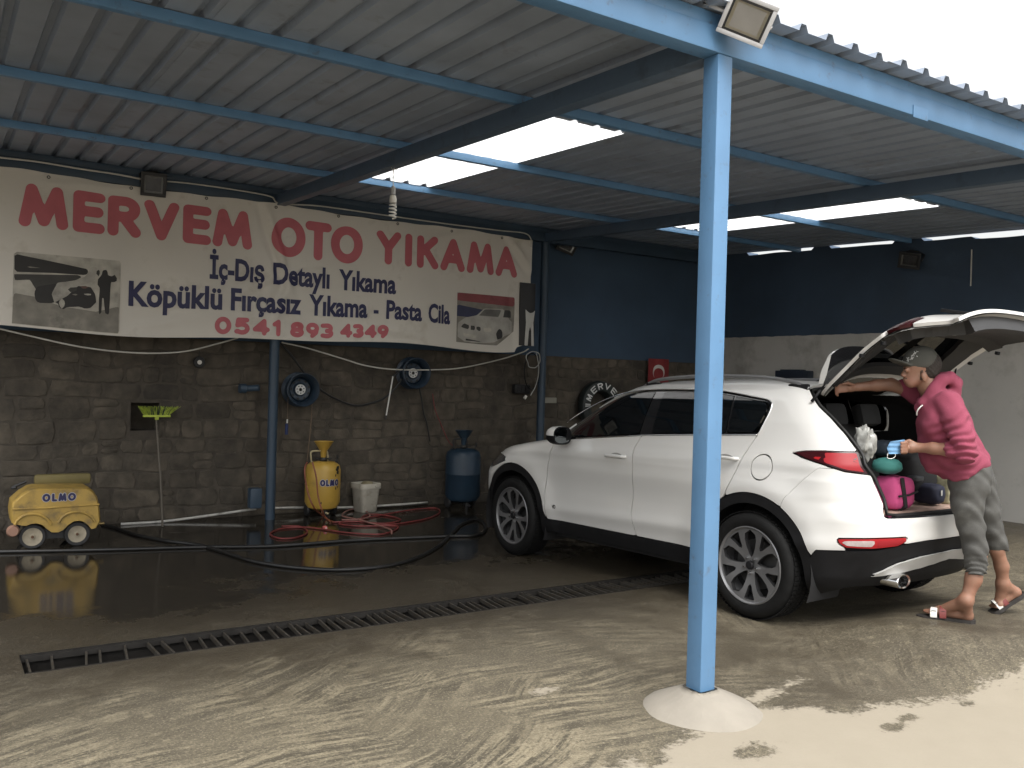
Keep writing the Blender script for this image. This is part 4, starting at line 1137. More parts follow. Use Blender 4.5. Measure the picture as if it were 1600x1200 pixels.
    def gpanel(name, Sd, m, off=0., fold=.02, parent=gate, sharp=35):
        r_ = panel('x', Sd, m, both=False, ret=True, off=off, fold=fold)
        if r_ is None: return None
        V2, F2 = r_; V2 = [(a, b-hy, c-hz) for a, b, c in V2]; n = len(V2)
        return mesh(name, V2+[(-a, b, c) for a, b, c in V2], F2+[tuple(n+i for i in f[::-1]) for f in F2], m, parent, smooth=True, sharp=sharp)
    REARW = np.maximum.reduce([GS+.075, 1.17-Z, Z-1.50])
    GLAMP = np.maximum(LAMP, GS+.0)
    gpanel('gate_skin', np.maximum.reduce([GS, -REARW, -GLAMP]), paint)
    gpanel('gate_window', REARW, glass, off=-.004)
    r_ = panel('x', GLAMP, maroon, both=False, ret=True, off=.004, fold=.02)
    for s in (1, -1): mesh('gate_lamp', [(a*s, b-hy, c-hz) for a, b, c in r_[0]], r_[1] if s > 0 else [f[::-1] for f in r_[1]], maroon, gate, smooth=True, sharp=35)
    gpanel('gate_flange', np.maximum(GS, -(GS+.060)), paint, off=-.028, fold=0)
    gpanel('gate_inner_trim', np.maximum.reduce([GS+.038, -(REARW+.03)]), mat('gate_trim_grey', (.026, .026, .027), .6, var=.1, bump=.06, bscale=300), off=-.050, fold=-.03)
    gpanel('gate_lower_trim', np.maximum.reduce([GS+.034, Z-1.15]), MATS['gate_trim_grey'], off=-.105, fold=-.085)
    # tool pocket and bump stops on the inner trim
    q = MB(); q.box((-.34, -2.045-hy, .93-hz), (.12, .03, .05), bev=.008); q.build('grab_handle', mat('grey_light_plastic', (.16, .16, .16), .5), gate, smooth=True, sharp=40)
    for (x_, y_, z_) in ((-.70, -1.955, 1.10), (-.66, -1.86, 1.24), (-.60, -1.765, 1.35)):
        for s in (-1, 1):
            q = MB(); q.lathe([(0, 0), (.016, 0), (.016, .018), (.010, .022), (0, .022)], 14, 'y', (s*x_, y_-hy+.01, z_-hz)); q.build('bump_stop', clad, gate, smooth=True, sharp=40)
    # roof spoiler: a shelf over the window
    n = 24; V = []; F = []
    for k in range(n+1):
        x_ = -.60+1.20*k/n; e = 1-(abs(x_)/.60)**6*.25; cz = .045*(1-(x_/.62)**2)
        for (yy, zz_) in ((-1.615, 1.522), (-1.70, 1.520), (-1.62-.235*e, 1.492), (-1.62-.245*e, 1.474), (-1.68, 1.478), (-1.62, 1.490)):
            V.append((x_, yy-hy, zz_+cz-hz))
    for k in range(n):
        for j in range(6): F.append((6*k+j, 6*k+(j+1) % 6, 6*k+6+(j+1) % 6, 6*k+6+j))
    F.append(tuple(range(6))[::-1]); F.append(tuple(6*n+j for j in range(6)))
    lowf = [f for i, f in enumerate(F) if len(f) == 4 and (i % 6) in (3, 4)]
    sp = mesh('spoiler', V, [f for f in F if f not in lowf], paint, gate, smooth=True, sharp=30)
    mesh('spoiler_underside', V, lowf, MATS['gloss_black_trim'], sp, smooth=True, sharp=30)
    # number plate recess, wiper
    q = MB(); q.box((0, -2.162-hy, .955-hz), (.56, .02, .16), bev=.006); q.build('plate_recess', clad, gate)
    # gas struts (far side shows)
    for s in (-1, 1):
        A = Vector((s*.665, -1.80, 1.30)) if s > 0 else Vector((-.66, -1.62, 1.44))
        B = gate.matrix_basis @ (Vector((s*.61, -1.815-hy, 1.30-hz)) if s > 0 else Vector((-.58, -1.66-hy, 1.47-hz)))
        q = MB(); q.tube([A, A.lerp(B, .5)], .010, 8); q.tube([A.lerp(B, .5), B], .006, 8); q.build('gas_strut', clad, root, smooth=True)
    return root
GATE_ANG = 78
car = build_car()
# ------------------------------------------------------------------ soft shapes: round cones blended, then meshed by surface nets
class Field:
    def __init__(self, cell): self.cell = cell; self.pr = []
    def cone(self, a, b, r1, r2, k=.02): self.pr.append(('c', np.array(a, float), np.array(b, float), r1, r2, k)); return self
    def ball(self, c, rad, R=None, k=.02): self.pr.append(('e', np.array(c, float), np.array(rad, float), R, None, k)); return self
    def chain(self, pts, rs, k=.02):
        for i in range(len(pts)-1): self.cone(pts[i], pts[i+1], rs[i], rs[i+1], k)
        return self
    def sub(self, c, rad, R=None): self.pr.append(('s', np.array(c, float), np.array(rad, float), R, None, .01)); return self
    def cut(self, c, r, h): self.pr.append(('k', np.array(c, float), np.array([r, r, h]), None, None, .01)); return self
    def run(self, disp=None):
        lo = np.full(3, 1e9); hi = -lo
        for p in self.pr:
            if p[0] == 'c': m = max(p[3], p[4]); l = np.minimum(p[1], p[2])-m; h = np.maximum(p[1], p[2])+m
            elif p[0] == 'e': m = p[2].max(); l = p[1]-m; h = p[1]+m
            else: continue
            lo = np.minimum(lo, l); hi = np.maximum(hi, h)
        c = self.cell; lo -= .04; hi += .04
        n = np.ceil((hi-lo)/c).astype(int)+1; D = np.full(n, .2, np.float32)
        ax = [lo[i]+c*np.arange(n[i]) for i in range(3)]
        for p in self.pr:
            if p[0] == 'c': m = max(p[3], p[4])+p[5]+.05; l = np.minimum(p[1], p[2])-m; h = np.maximum(p[1], p[2])+m
            else: m = p[2].max()+p[5]+.05; l = p[1]-m; h = p[1]+m
            i0 = np.clip(((l-lo)/c).astype(int), 0, n); i1 = np.clip(((h-lo)/c).astype(int)+2, 0, n)
            sl = tuple(slice(a, b) for a, b in zip(i0, i1))
            X, Y, Z = np.meshgrid(ax[0][sl[0]], ax[1][sl[1]], ax[2][sl[2]], indexing='ij')
            if p[0] == 'c':
                a, b = p[1], p[2]; d = b-a; L2 = d@d+1e-12
                t = np.clip(((X-a[0])*d[0]+(Y-a[1])*d[1]+(Z-a[2])*d[2])/L2, 0, 1)
                q = np.sqrt((X-a[0]-t*d[0])**2+(Y-a[1]-t*d[1])**2+(Z-a[2]-t*d[2])**2)-(p[3]+(p[4]-p[3])*t)
            else:
                Q = np.stack([X-p[1][0], Y-p[1][1], Z-p[1][2]], -1)
                if p[3] is not None: Q = Q @ np.array(p[3])          # columns of R = local axes
                r = p[2]; k0 = np.sqrt(((Q/r)**2).sum(-1)); k1 = np.sqrt(((Q/(r*r))**2).sum(-1))+1e-9
                q = k0*(k0-1)/k1
            if p[0] == 'k': q = np.maximum(np.hypot(X-p[1][0], Y-p[1][1])-p[2][0], np.abs(Z-p[1][2])-p[2][2])
            o = D[sl]
            if p[0] in 'sk': D[sl] = np.maximum(o, -q)
            else:
                k = p[5]; h_ = np.clip(.5+.5*(o-q)/k, 0, 1); D[sl] = o*(1-h_)+q*h_-k*h_*(1-h_)
        if disp is not None:
            m = np.abs(D) < .05
            I = np.argwhere(m); W = lo+I*c
            D[m] += disp(W[:, 0], W[:, 1], W[:, 2]).astype(np.float32)
        return surface_nets(D, lo, c)
def surface_nets(D, lo, c):
    s = D < 0; n = D.shape
    cor = [(i, j, k) for i in (0, 1) for j in (0, 1) for k in (0, 1)]
    def sh(A, o): return A[o[0]:n[0]-1+o[0], o[1]:n[1]-1+o[1], o[2]:n[2]-1+o[2]]
    cnt = sum(sh(s, o).astype(np.int8) for o in cor)
    act = (cnt > 0) & (cnt < 8); idx = np.argwhere(act); vid = np.full(act.shape, -1, int); vid[act] = np.arange(len(idx))
    acc = np.zeros((len(idx), 3)); num = np.zeros(len(idx))
    for a in range(8):
        for b in range(a+1, 8):
            A, B = cor[a], cor[b]
            if sum(abs(A[i]-B[i]) for i in range(3)) != 1: continue
            da = D[tuple((idx+A).T)]; db = D[tuple((idx+B).T)]; x = (da < 0) != (db < 0)
            t = np.where(x, da/(da-db+1e-12*(x == 0)+1e-20), 0)
            acc += np.where(x[:, None], np.array(A)+t[:, None]*(np.array(B)-np.array(A)), 0); num += x
    V = lo+(idx+acc/num[:, None])*c
    F = []
    for ax_ in range(3):
        o = [0, 0, 0]; o[ax_] = 1
        u, w = (ax_+1) % 3, (ax_+2) % 3
        a = s[tuple(slice(0, n[i]-1) if i == ax_ else slice(1, n[i]-1) for i in range(3))]
        b = s[tuple(slice(1, n[i]) if i == ax_ else slice(1, n[i]-1) for i in range(3))]
        for val, flip in ((a & ~b, False), (~a & b, True)):
            I = np.argwhere(val); J = I.copy()
            for i in range(3):
                if i != ax_: J[:, i] += 1
            q = []
            for du, dw in ((-1, -1), (0, -1), (0, 0), (-1, 0)):
                K = J.copy(); K[:, u] += du; K[:, w] += dw; q.append(vid[tuple(K.T)])
            q = np.stack(q, 1)
            if flip: q = q[:, ::-1]
            F.append(q[(q >= 0).all(1)])
    F = np.concatenate(F)
    return V, F
def soft(name, V, F, m, parent, smooth_it=2):
    if smooth_it:
        E = np.concatenate([F[:, [0, 1]], F[:, [1, 2]], F[:, [2, 3]], F[:, [3, 0]]]); E = np.concatenate([E, E[:, ::-1]])
        for _ in range(smooth_it):
            A = np.zeros_like(V); np.add.at(A, E[:, 0], V[E[:, 1]]); c = np.bincount(E[:, 0], minlength=len(V))[:, None]
            V = V*.45+(A/np.maximum(c, 1))*.55
    if parent is not None:
        M = np.array(parent.matrix_world.inverted()); V = V @ M[:3, :3].T+M[:3, 3]
    me = bpy.data.meshes.new(name); me.from_pydata(V.tolist(), [], F.tolist()); me.materials.append(m); me.shade_smooth(); me.update()
    return link(bpy.data.objects.new(name, me), parent)

# ------------------------------------------------------------------ the man at the boot
def build_person():
    foot = onZ(1505, 968, .13)
    root = empty('person', (float(foot[0]), float(foot[1]), .13)); bpy.context.view_layer.update()
    tag(root, 'person in pink hoodie, rolled grey jeans and dark cap leaning into the open boot', 'person')
    skin = mat('skin', (.24, .125, .082), .5, var=.08, scale=14, dirt=(.23, .105, .07), dirt_amt=.3, dirt_scale=8, bump=.06, bscale=120)
    skin.node_tree.nodes['Principled BSDF'].inputs['Subsurface Weight'].default_value = .08
    pink = mat('hoodie_pink', (.225, .042, .074), .92, var=.10, scale=5, bump=.30, bscale=240)
    jean = mat('jeans_grey', (.072, .071, .066), .9, var=.20, scale=9, bump=.35, bscale=260, dirt=(.125, .123, .112), dirt_amt=.35, dirt_scale=5)
    cap_m = mat('cap_charcoal', (.058, .058, .050), .88, var=.1, bump=.2, bscale=300)
    hair = mat('hair_dark', (.020, .014, .010), .7, var=.3, scale=60, bump=.6, bscale=160)
    L = lambda px, py, d=0.: pd(px, py, 5.42+d)           # d < 0 is nearer to the camera (his left)
    fw, up, lt = -CR, np.array([0, 0, 1.]), -CD           # roughly: his front, up, his left
    # ---------- body: one continuous skin
    B = Field(.0062)
    # torso and hips (under the clothes)
    for d in (-.085, .085):
        B.chain([L(1513, 738, d), L(1492, 700, d), L(1474, 655, d), L(1468, 630, d)], [.090, .085, .090, .062], .05)
    B.cone(L(1468, 630), L(1452, 604), .075, .058, .04); B.cone(L(1456, 612), L(1443, 590), .060, .056, .03)
    # head: cranium, face, jaw, nose, brow, ear
    hd = np.stack([fw*.96-up*.28, up*.96+fw*.28, lt], 1); hd /= np.linalg.norm(hd, axis=0)
    B.ball(L(1440, 566), (.098, .094, .077), hd, .03)
    B.cone(L(1428, 575), L(1424, 593), .058, .042, .03)
    B.cone(L(1436, 590), L(1422.5, 599), .040, .022, .025)           # jaw to chin
    for d in (-.045, .045): B.cone(L(1441, 588, d), L(1424, 600, d*.45), .020, .016, .025)
    B.cone(L(1415, 577), L(1410.2, 586), .010, .0125, .010)          # nose
    for d in (-.011, .011): B.ball(L(1411.8, 587.2, d), (.009, .008, .009), None, .008)
    B.ball(L(1413.8, 592.2), (.010, .006, .021), hd, .008); B.ball(L(1414.6, 595.4), (.010, .006, .019), hd, .008)   # lips
    for d in (-.033, .033):
        B.ball(L(1416.5, 578.6, d), (.012, .010, .014), None, .010)
    for d, s in ((-.078, -1), (.078, 1)):
        B.ball(L(1444, 589, d), (.018, .032, .010), hd, .008); B.ball(L(1444.5, 595, d*.97), (.010, .012, .008), None, .006)
    # left arm, bent over the boot
    le, lw = L(1509, 707, -.26), L(1436, 699.5, -.10)
    B.chain([L(1486, 640, -.16), L(1500, 680, -.265), le], [.040, .042, .042], .03)
    B.chain([le, L(1487, 703, -.22), L(1458, 700.5, -.155), lw], [.042, .043, .034, .027], .02)
    # left hand: palm and five fingers closing on the mask
    hp = L(1424, 699.5, -.085)
    B.cone(lw, hp, .026, .030, .015); B.ball(hp, (.036, .034, .018), np.stack([fw, up, lt], 1), .012)
    for i, (py, ln) in enumerate(((691.5, .9), (696.5, 1.), (701.5, .97), (706, .8))):
        k0, k1, k2 = L(1417, py, -.105), L(1409.5-1*ln, py+.8, -.112), L(1411, py+2.4, -.085)
        k3 = L(1416.5, py+2.0, -.070)
        B.chain([k0, k1, k2, k3], [.0095, .0088, .0082, .0076], .005)
    B.chain([L(1429, 693, -.095), L(1421, 688.6, -.085), L(1412.5, 690, -.078)], [.0125, .0105, .0085], .006)
    # right arm, reaching across to the gate
    re, rw = L(1392, 601, .245), L(1342, 604.5, .30)
    B.chain([L(1462, 622, .16), L(1428, 614, .21), re], [.044, .042, .040], .03)
    B.chain([re, L(1370, 602, .27), rw], [.041, .037, .027], .02)
    rp = L(1328, 606, .31)
    B.cone(rw, rp, .025, .027, .015); B.ball(rp, (.034, .026, .020), np.stack([fw, up, lt], 1), .012)
    for i, (dy, ln) in enumerate(((-3.2, .95), (.6, 1.), (4.2, .96), (7.6, .8))):
        B.chain([L(1322, 604.5+dy*.9, .305), L(1313.5-2.5*ln, 604+dy*1.05, .303), L(1309-3*ln, 607.5+dy*1.1, .315), L(1310.5-1.5*ln, 611+dy*1.0, .328)], [.0095, .0088, .0080, .0074], .005)
    B.chain([L(1333, 601.5, .285), L(1325, 598.5, .27), L(1316.5, 600, .27)], [.012, .0100, .0085], .006)
    # legs
    def foot_chain(ank, heel, ball_, toe, s, zs):
        B.cone(ank, heel, .036, .030, .02); B.cone(ank, ball_, .035, .030, .03); B.cone(heel, ball_, .029, .030, .02)
        ax = (toe-ball_)/np.linalg.norm(toe-ball_); sd = np.cross(ax, up); sd /= np.linalg.norm(sd)
        B.cone(ball_+sd*.020, ball_-sd*.024, .024, .022, .02)
        for i, (o_, ln, r) in enumerate(((.034, 1.0, .0125), (.012, .98, .0095), (-.006, .88, .0090), (-.023, .76, .0086), (-.038, .62, .0082))):
            B.cone(ball_+sd*o_*s*.8, ball_+sd*o_*s+(toe-ball_)*ln-up*.004, r*1.15, r, .008)
    lk, la = L(1517, 826, -.10), L(1509.5, 938, -.105)
    B.chain([L(1517, 748, -.085), lk], [.075, .048], .05)
    B.chain([lk, L(1526, 868, -.10), L(1521, 905, -.10), la], [.048, .052, .044, .034], .03)
    zF = .13+.030
    lheel = onZ(1512, 962, zF+.012); lball = onZ(1468, 955, zF+.010); ltoe = onZ(1446, 955.5, zF)
    foot_chain(la, lheel, lball, ltoe, 1, zF)
    rk, ra = L(1549, 823, .118), L(1567, 912, .17)
    B.chain([L(1528, 748, .085), rk], [.075, .036], .03)
    B.chain([rk, L(1557, 858, .135), L(1565, 885, .155), ra], [.036, .043, .041, .033], .02)
    rheel = L(1587, 925, .19); rball = L(1561, 943, .20); rtoe = L(1550.5, 947.5, .21)
    foot_chain(ra, rheel, rball, rtoe, 1, zF)
    V, F = B.run()
    body = soft('body', V, F, skin, root, 2)
    # ---------- face and hair
    for d in (-.033, .033):
        q = MB(); q.lathe([(0, -.006), (.005, -.004), (.0075, 0), (.005, .004), (0, .006)], 14, 'z', tuple(L(1415.0, 580.0, d*.9)))
        mesh('eye', local(root, q.V), q.F, mat('eye_dark', (.05, .035, .03), .25), root, smooth=True)
    S_ = Field(.0062)
    S_.cone(L(1435, 592), L(1422.5, 599.6), .0415, .0235, .02)
    for d in (-.045, .045):
        S_.cone(L(1441, 589, d), L(1424, 600.4, d*.45), .0215, .0180, .02); S_.cone(L(1440, 580, d*1.35), L(1440.5, 589, d*1.15), .010, .016, .01)
    V, F = S_.run(lambda x, y, z: .0012*np.sin(x*310+y*90)*np.sin(z*260))
    soft('beard', V, F, mat('beard_stubble', (.060, .034, .022), .8, var=.3, scale=80, bump=.5, bscale=200), root, 1)
    H = Field(.0062)
    hb = lambda px, py, d, r, R=None: H.ball(L(px, py, d), r, R, .012)
    H.ball(L(1446, 569, 0), (.094, .090, .0785), hd, .01)
    H.cone(L(1454, 583, -.03), L(1454, 583, .03), .040, .040, .03)
    for d in (-.022, .022): H.cone(L(1413.2, 590.2, 0), L(1416.5, 592, d), .006, .006, .004)
    for d in (-.033, .033): H.cone(L(1412.6, 575.8, d*.45), L(1414.5, 575.3, d*1.35), .005, .0042, .004)
    V, F = H.run(lambda x, y, z: .0035*np.sin(x*310+y*90)*np.sin(z*260))
    soft('hair', V, F, hair, root, 1)
    C = Field(.0062)
    C.ball(L(1438.5, 563.5), (.104, .093, .085), hd, .02)
    Rb = hd
    br = L(1410, 567)
    C.ball(br+fw*.012, (.075, .011, .068), np.stack([fw*.93+up*.33, up*.93-fw*.33, lt], 1)/1., .012)
    C.sub(L(1434, 566.5)-up*.060-fw*.0, (.16, .045, .085), np.stack([fw*.985-up*.17, up*.985+fw*.17, lt], 1))
    V, F = C.run()
    cap = soft('cap', V, F, cap_m, root, 2)
    # embroidery: pale scribble on the crown and brim
    st = []; rn = random.Random(3)
    for k in range(26):
        u0, v0 = rn.uniform(0, 1), rn.uniform(-.5, .5)
        cx, cy = 1411+24*u0, 570-21*u0+8*v0
        a = rn.uniform(0, 6.28); l = rn.uniform(1.2, 3.2)
        st.append([(cx, cy), (cx+l*math.cos(a), cy+l*math.sin(a)), (cx+l*math.cos(a)+rn.uniform(-2, 2), cy+l*math.sin(a)+rn.uniform(-2, 2))])
    q = MB()
    co = L(1438.5, 563.5)
    for s in st:
        pts = []
        for px, py in s:
            r0 = ray(px, py); r0 = r0/np.linalg.norm(r0)
            # meet the crown
            oc = (CO-co) @ hd; dd = r0 @ hd; R3 = np.array([.1055, .0945, .0865]); oc = oc/R3; dd = dd/R3
            b_ = oc@dd; c_ = oc@oc-1; a_ = dd@dd; disc = b_*b_-a_*c_
            if disc <= 0: continue
            pts.append(CO+r0*((-b_-math.sqrt(disc))/a_))
        if len(pts) > 1: q.tube(pts, .0016, 5)
    if q.V: mesh('embroidery', local(root, q.V), q.F, mat('thread_grey', (.55, .55, .53), .7), cap if False else root)
    # ---------- hoodie
    T = Field(.0068)
    for d in (-.085, .0, .085):
        k_ = 1.0 if d == 0 else .86
        T.chain([L(1506, 727, d), L(1487, 700, d), L(1474, 660, d*1.05), L(1472, 636, d*1.0)], [.150*k_, .140*k_, .136*k_, .112*k_], .06)
    T.cone(L(1452, 690, 0), L(1457, 725, 0), .06, .06, .06)
    # left sleeve
    T.chain([L(1482, 632, -.15), L(1491, 652, -.225), L(1503, 684, -.272), L(1508, 706, -.265)], [.086, .074, .070, .066], .012)
    T.chain([L(1508, 706, -.265), L(1489, 702.5, -.235)], [.066, .054], .008)
    # right sleeve
    T.chain([L(1468, 628, .15), L(1440, 617, .20), L(1412, 606, .235)], [.085, .066, .055], .045)
    # hood lying on the shoulders
    T.chain([L(1470, 592, -.055), L(1484, 590, -.045), L(1492, 600, -.02), L(1488, 612, 0)], [.034, .036, .040, .045], .02)
    T.chain([L(1470, 592, .055), L(1484, 590, .045), L(1492, 600, .02), L(1488, 612, 0)], [.034, .036, .040, .045], .02)
    T.chain([L(1470, 594, -.055), L(1458, 612, -.075), L(1443, 628, -.045), L(1436, 637, 0)], [.034, .034, .030, .028], .025)
    T.chain([L(1470, 594, .055), L(1458, 612, .075), L(1443, 628, .045), L(1436, 637, 0)], [.034, .034, .030, .028], .025)
    T.sub(L(1466, 594, 0), (.060, .045, .045), hd)
    T.sub(L(1510, 752, 0), (.5, .075, .6), np.stack([fw*.90-up*.44, up*.90+fw*.44, lt], 1))
    e0, e1 = L(1486, 640, -.20), L(1508, 706, -.26); ad = (e1-e0)/np.linalg.norm(e1-e0)
    def folds(x, y, z):
        W = np.stack([x, y, z], 1); u = (W-e0)@ad; near = np.exp(-(((W-e0-np.outer(u, ad))**2).sum(1))/.012)*np.clip(u/.08, 0, 1)
        a = .012*near*np.sin(u*135+3*np.sin(x*22+z*16))*np.clip(1.1-(u-.2)*1.0, .2, 1)
        a += .0042*np.sin(z*21+x*30+2.2*np.sin(y*14+z*9))*(1-near)
        a += .0016*np.sin(z*60-y*46+1.5*np.sin(x*30))
        hem = L(1510, 738)[2]
        a += .010*np.exp(-((z-hem-.02)/.02)**2)
        return a
    V, F = T.run(folds)
    soft('hoodie', V, F, pink, root, 2)
    q = MB(); q.tube(catmull([L(1443, 632, -.075), L(1437, 637, -.082), L(1433, 643, -.075), L(1432.5, 649, -.06)], 5), .0042, 7); mesh('drawstring', local(root, q.V), q.F, mat('cord_white', (.7, .69, .66), .8), root, smooth=True)
    # ---------- jeans
    J = Field(.0068)
    for d in (-.075, .075): J.chain([L(1517, 738, d), L(1515, 756, d*1.15)], [.118, .118], .05)
    J.chain([L(1513, 756, -.088), L(1511, 790, -.10), L(1518, 826, -.10), L(1524, 858, -.10), L(1525, 897, -.10)], [.102, .086, .071, .065, .060], .03)
    J.chain([L(1529, 754, .085), L(1540, 795, .10), L(1548, 824, .115), L(1557, 847, .135), L(1561, 860, .148)], [.100, .080, .064, .058, .055], .03)
    for c_, rx in ((L(1525.5, 893, -.10), .10), (L(1560, 857, .148), .088)):
        J.cut(c_-up*.055, rx, .05)
    def jf(x, y, z):
        low = 1-sstep(.40, .62, z)
        return .0075*low*np.sin(z*215+5*np.sin(x*26+y*18))+.0030*np.sin(z*60+x*44+2*np.sin(y*30))+.0018*np.sin(x*80+z*90)
    V, F = J.run(jf)
    soft('jeans', V, F, jean, root, 2)
    # pocket stitch
    # ---------- sandals
    sole_m = mat('sandal_sole', (.020, .017, .015), .7); white_s = mat('strap_white', (.62, .60, .56), .5); red_s = mat('strap_maroon', (.15, .028, .025), .5)
    def sandal(heel, ball_, toe, n_up, s):
        ax = toe-heel; ln = np.linalg.norm(ax)+.075; ax = ax/np.linalg.norm(ax); n_up = n_up-ax*(n_up@ax); n_up /= np.linalg.norm(n_up); sd = np.cross(n_up, ax)
        o0 = heel-ax*.042-n_up*.034
        prof = [(0, .018), (.02, .031), (.06, .036), (.12, .034), (.17, .038), (.22, .046), (.26, .043), (.285, .030), (.297, .012)]
        sc = (ln+.018)/.297
        out = [(a*sc, w) for a, w in prof]+[(a*sc, -w) for a, w in prof[::-1]]
        V_ = []; F_ = []; n = len(out)
        for h in (-.013, .012):
            for a, w in out: V_.append(o0+ax*a+sd*w+n_up*h)
        F_.append(tuple(range(n))); F_.append(tuple(range(n, 2*n))[::-1])
        for i in range(n): F_.append((i, (i+1) % n, n+(i+1) % n, n+i))
        so = mesh('sandal', local(root, V_), F_, sole_m, root)
        for (a, m_) in ((.205, white_s), (.158, red_s)):
            V_ = []; F_ = []; k = 14
            for i in range(k+1):
                t_ = math.pi*i/k; w = .048*math.cos(t_); h = .012+(.050 if a > .18 else .064)*math.sin(t_)
                for da in (-.017, .017): V_.append(o0+ax*((a+da)*sc)+sd*w+n_up*h)
                for da in (.017, -.017): V_.append(o0+ax*((a+da)*sc)+sd*w*1.05+n_up*(h+.004))
            for i in range(k):
                for j in range(4): F_.append((4*i+j, 4*i+(j+1) % 4, 4*i+4+(j+1) % 4, 4*i+4+j))
            mesh('strap', local(root, V_), F_, m_, so, smooth=True, sharp=50)
            c_ = o0+ax*(a*sc)-sd*.046+n_up*.040
            for side_ in (-1, 1):
                q = MB(); pc = o0+ax*(a*sc)+sd*(side_*.040)+n_up*(.045)
                q.tube([pc+ax*.012+n_up*.008, pc+ax*.012-n_up*.010, pc-ax*.012-n_up*.010, pc-ax*.012+n_up*.008], .002, 6, closed=True); mesh('buckle', local(root, q.V), q.F, BLACK, so)
    sandal(lheel, lball, ltoe, up, 1)
    sandal(rheel, rball, rtoe, np.cross(rtoe-rheel, np.cross(up, rtoe-rheel)), 1)
    # ---------- the blue face mask in his hand
    mk = empty('face_mask', tuple(L(1402, 698, -.10))); bpy.context.view_layer.update()
    tag(mk, 'pale blue disposable face mask held in the left hand', 'mask')
    crn = [(1386, 700), (1391, 690), (1414, 686.5), (1411, 700), (1409.5, 709), (1389, 709.5)]
    U, W = np.meshgrid(np.linspace(1384, 1416, 30), np.linspace(685, 711, 26), indexing='ij')
    PP = np.zeros(U.shape+(3,))
    for i in range(U.shape[0]):
        for j in range(U.shape[1]): PP[i, j] = L(U[i, j], W[i, j], -.10+.0022*math.sin(W[i, j]*.9)+.010*math.sin(U[i, j]*.22))
    V, F = clip_grid(PP, sd_poly(U, W, crn))
    V, F = list(V), list(F)
    n = len(V); V2 = [tuple(np.array(v)+CD*.0015) for v in V]
    mesh('mask_cloth', local(mk, V+V2), F+[tuple(n+i for i in f[::-1]) for f in F], mat('mask_blue', (.13, .27, .45), .85, bump=.2, bscale=150), mk, smooth=True)
    q = MB(); q.tube(catmull([L(1388, 707, -.10), L(1386.5, 715, -.10), L(1393, 716.5, -.10), L(1399, 713, -.10), L(1398, 708, -.10)], 5), .0018, 6); mesh('ear_loop', local(mk, q.V), q.F, mat('cord_white', (.7, .69, .66), .8), mk, smooth=True)
build_person()
# ------------------------------------------------------------------ small things
def thing(name, loc, label, cat, group=None, rot=(0, 0, 0)):
    o = empty(name, tuple(map(float, loc)), rot); bpy.context.view_layer.update(); tag(o, label, cat, group); return o
def wmesh(name, mb, m, t, smooth=True, sharp=40):            # world-space shapes under a thing
    M = t.matrix_world.inverted(); return mesh(name, [tuple(M @ Vector(v)) for v in mb.V], mb.F, m, t, smooth, sharp)
def catf(pts, n=8): return [tuple(p) for p in catmull(pts, n)]

# ---- floodlights
def floodlight(c, nrm, upv, w, h, label, housing, lens, bracket_dir, depth=.06):
    n = Vector(nrm).normalized(); u = Vector(upv); u = (u-n*u.dot(n)).normalized(); s = u.cross(n)
    R = Matrix((s, u, n)).transposed()
    t = empty('floodlight', tuple(map(float, c))); t.rotation_euler = R.to_euler(); tag(t, label, 'floodlight', 'floodlights under the canopy')
    q = MB(); q.box((0, 0, -depth/2-.004), (w*.92, h*.92, depth), bev=.012)
    for k in range(7): q.box((-w*.36+w*.12*k, 0, -depth-.014), (.006, h*.7, .024))
    q.build('housing', housing, t, smooth=True, sharp=30)
    fr = MB(); b = w*.09
    fr.box((0, h/2-b/2, .008), (w, b, .024), bev=.004); fr.box((0, -h/2+b/2, .008), (w, b, .024), bev=.004)
    fr.box((w/2-b/2, 0, .008), (b, h-2*b-.001, .024), bev=.004); fr.box((-w/2+b/2, 0, .008), (b, h-2*b-.001, .024), bev=.004)
    fr.build('frame', housing, t, smooth=True, sharp=30)
    gk = MB()
    for sx, sy, ww, hh in ((0, h/2-b*1.25, w-2*b, b*.5), (0, -h/2+b*1.25, w-2*b, b*.5), (w/2-b*1.25, 0, b*.5, h-3.1*b), (-w/2+b*1.25, 0, b*.5, h-3.1*b)): gk.box((sx, sy, .0165), (ww, hh, .004))
    gk.build('gasket', BLACK, t)
    W, H, w2, h2 = w/2-b, h/2-b, w*.10, h*.09
    V = [(-W, -H, .010), (W, -H, .010), (W, H, .010), (-W, H, .010), (-w2, -h2, -.030), (w2, -h2, -.030), (w2, h2, -.030), (-w2, h2, -.030)]
    ro = mesh('reflector', V, [(0, 1, 5, 4), (1, 2, 6, 5), (2, 3, 7, 6), (3, 0, 4, 7)], lens, t)
    mesh('led_chip', [(-w2, -h2, -.0295), (w2, -h2, -.0295), (w2, h2, -.0295), (-w2, h2, -.0295)], [(0, 1, 2, 3)], mat('led_yellow', (.62, .45, .14), .5), t)
    gl = MB(); gl.box((0, 0, .0125), (2*W, 2*H, .003)); gl.build('lens', GLASS, t)
    br = MB(); bd = Vector(R.transposed() @ Vector(bracket_dir)).normalized()
    e = Vector((0, 0, -depth*.6))
    for k in (-1, 1): br.tube([(k*w*.52, 0, -depth*.5), Vector((k*w*.52, 0, -depth*.5))+bd*.10, Vector((k*w*.2, 0, -depth*.5))+bd*.14], .007, 8)
    br.tube([Vector((-w*.2, 0, -depth*.5))+bd*.14, Vector((w*.2, 0, -depth*.5))+bd*.14], .009, 8)
    br.build('bracket', housing, t, smooth=True)
    return t
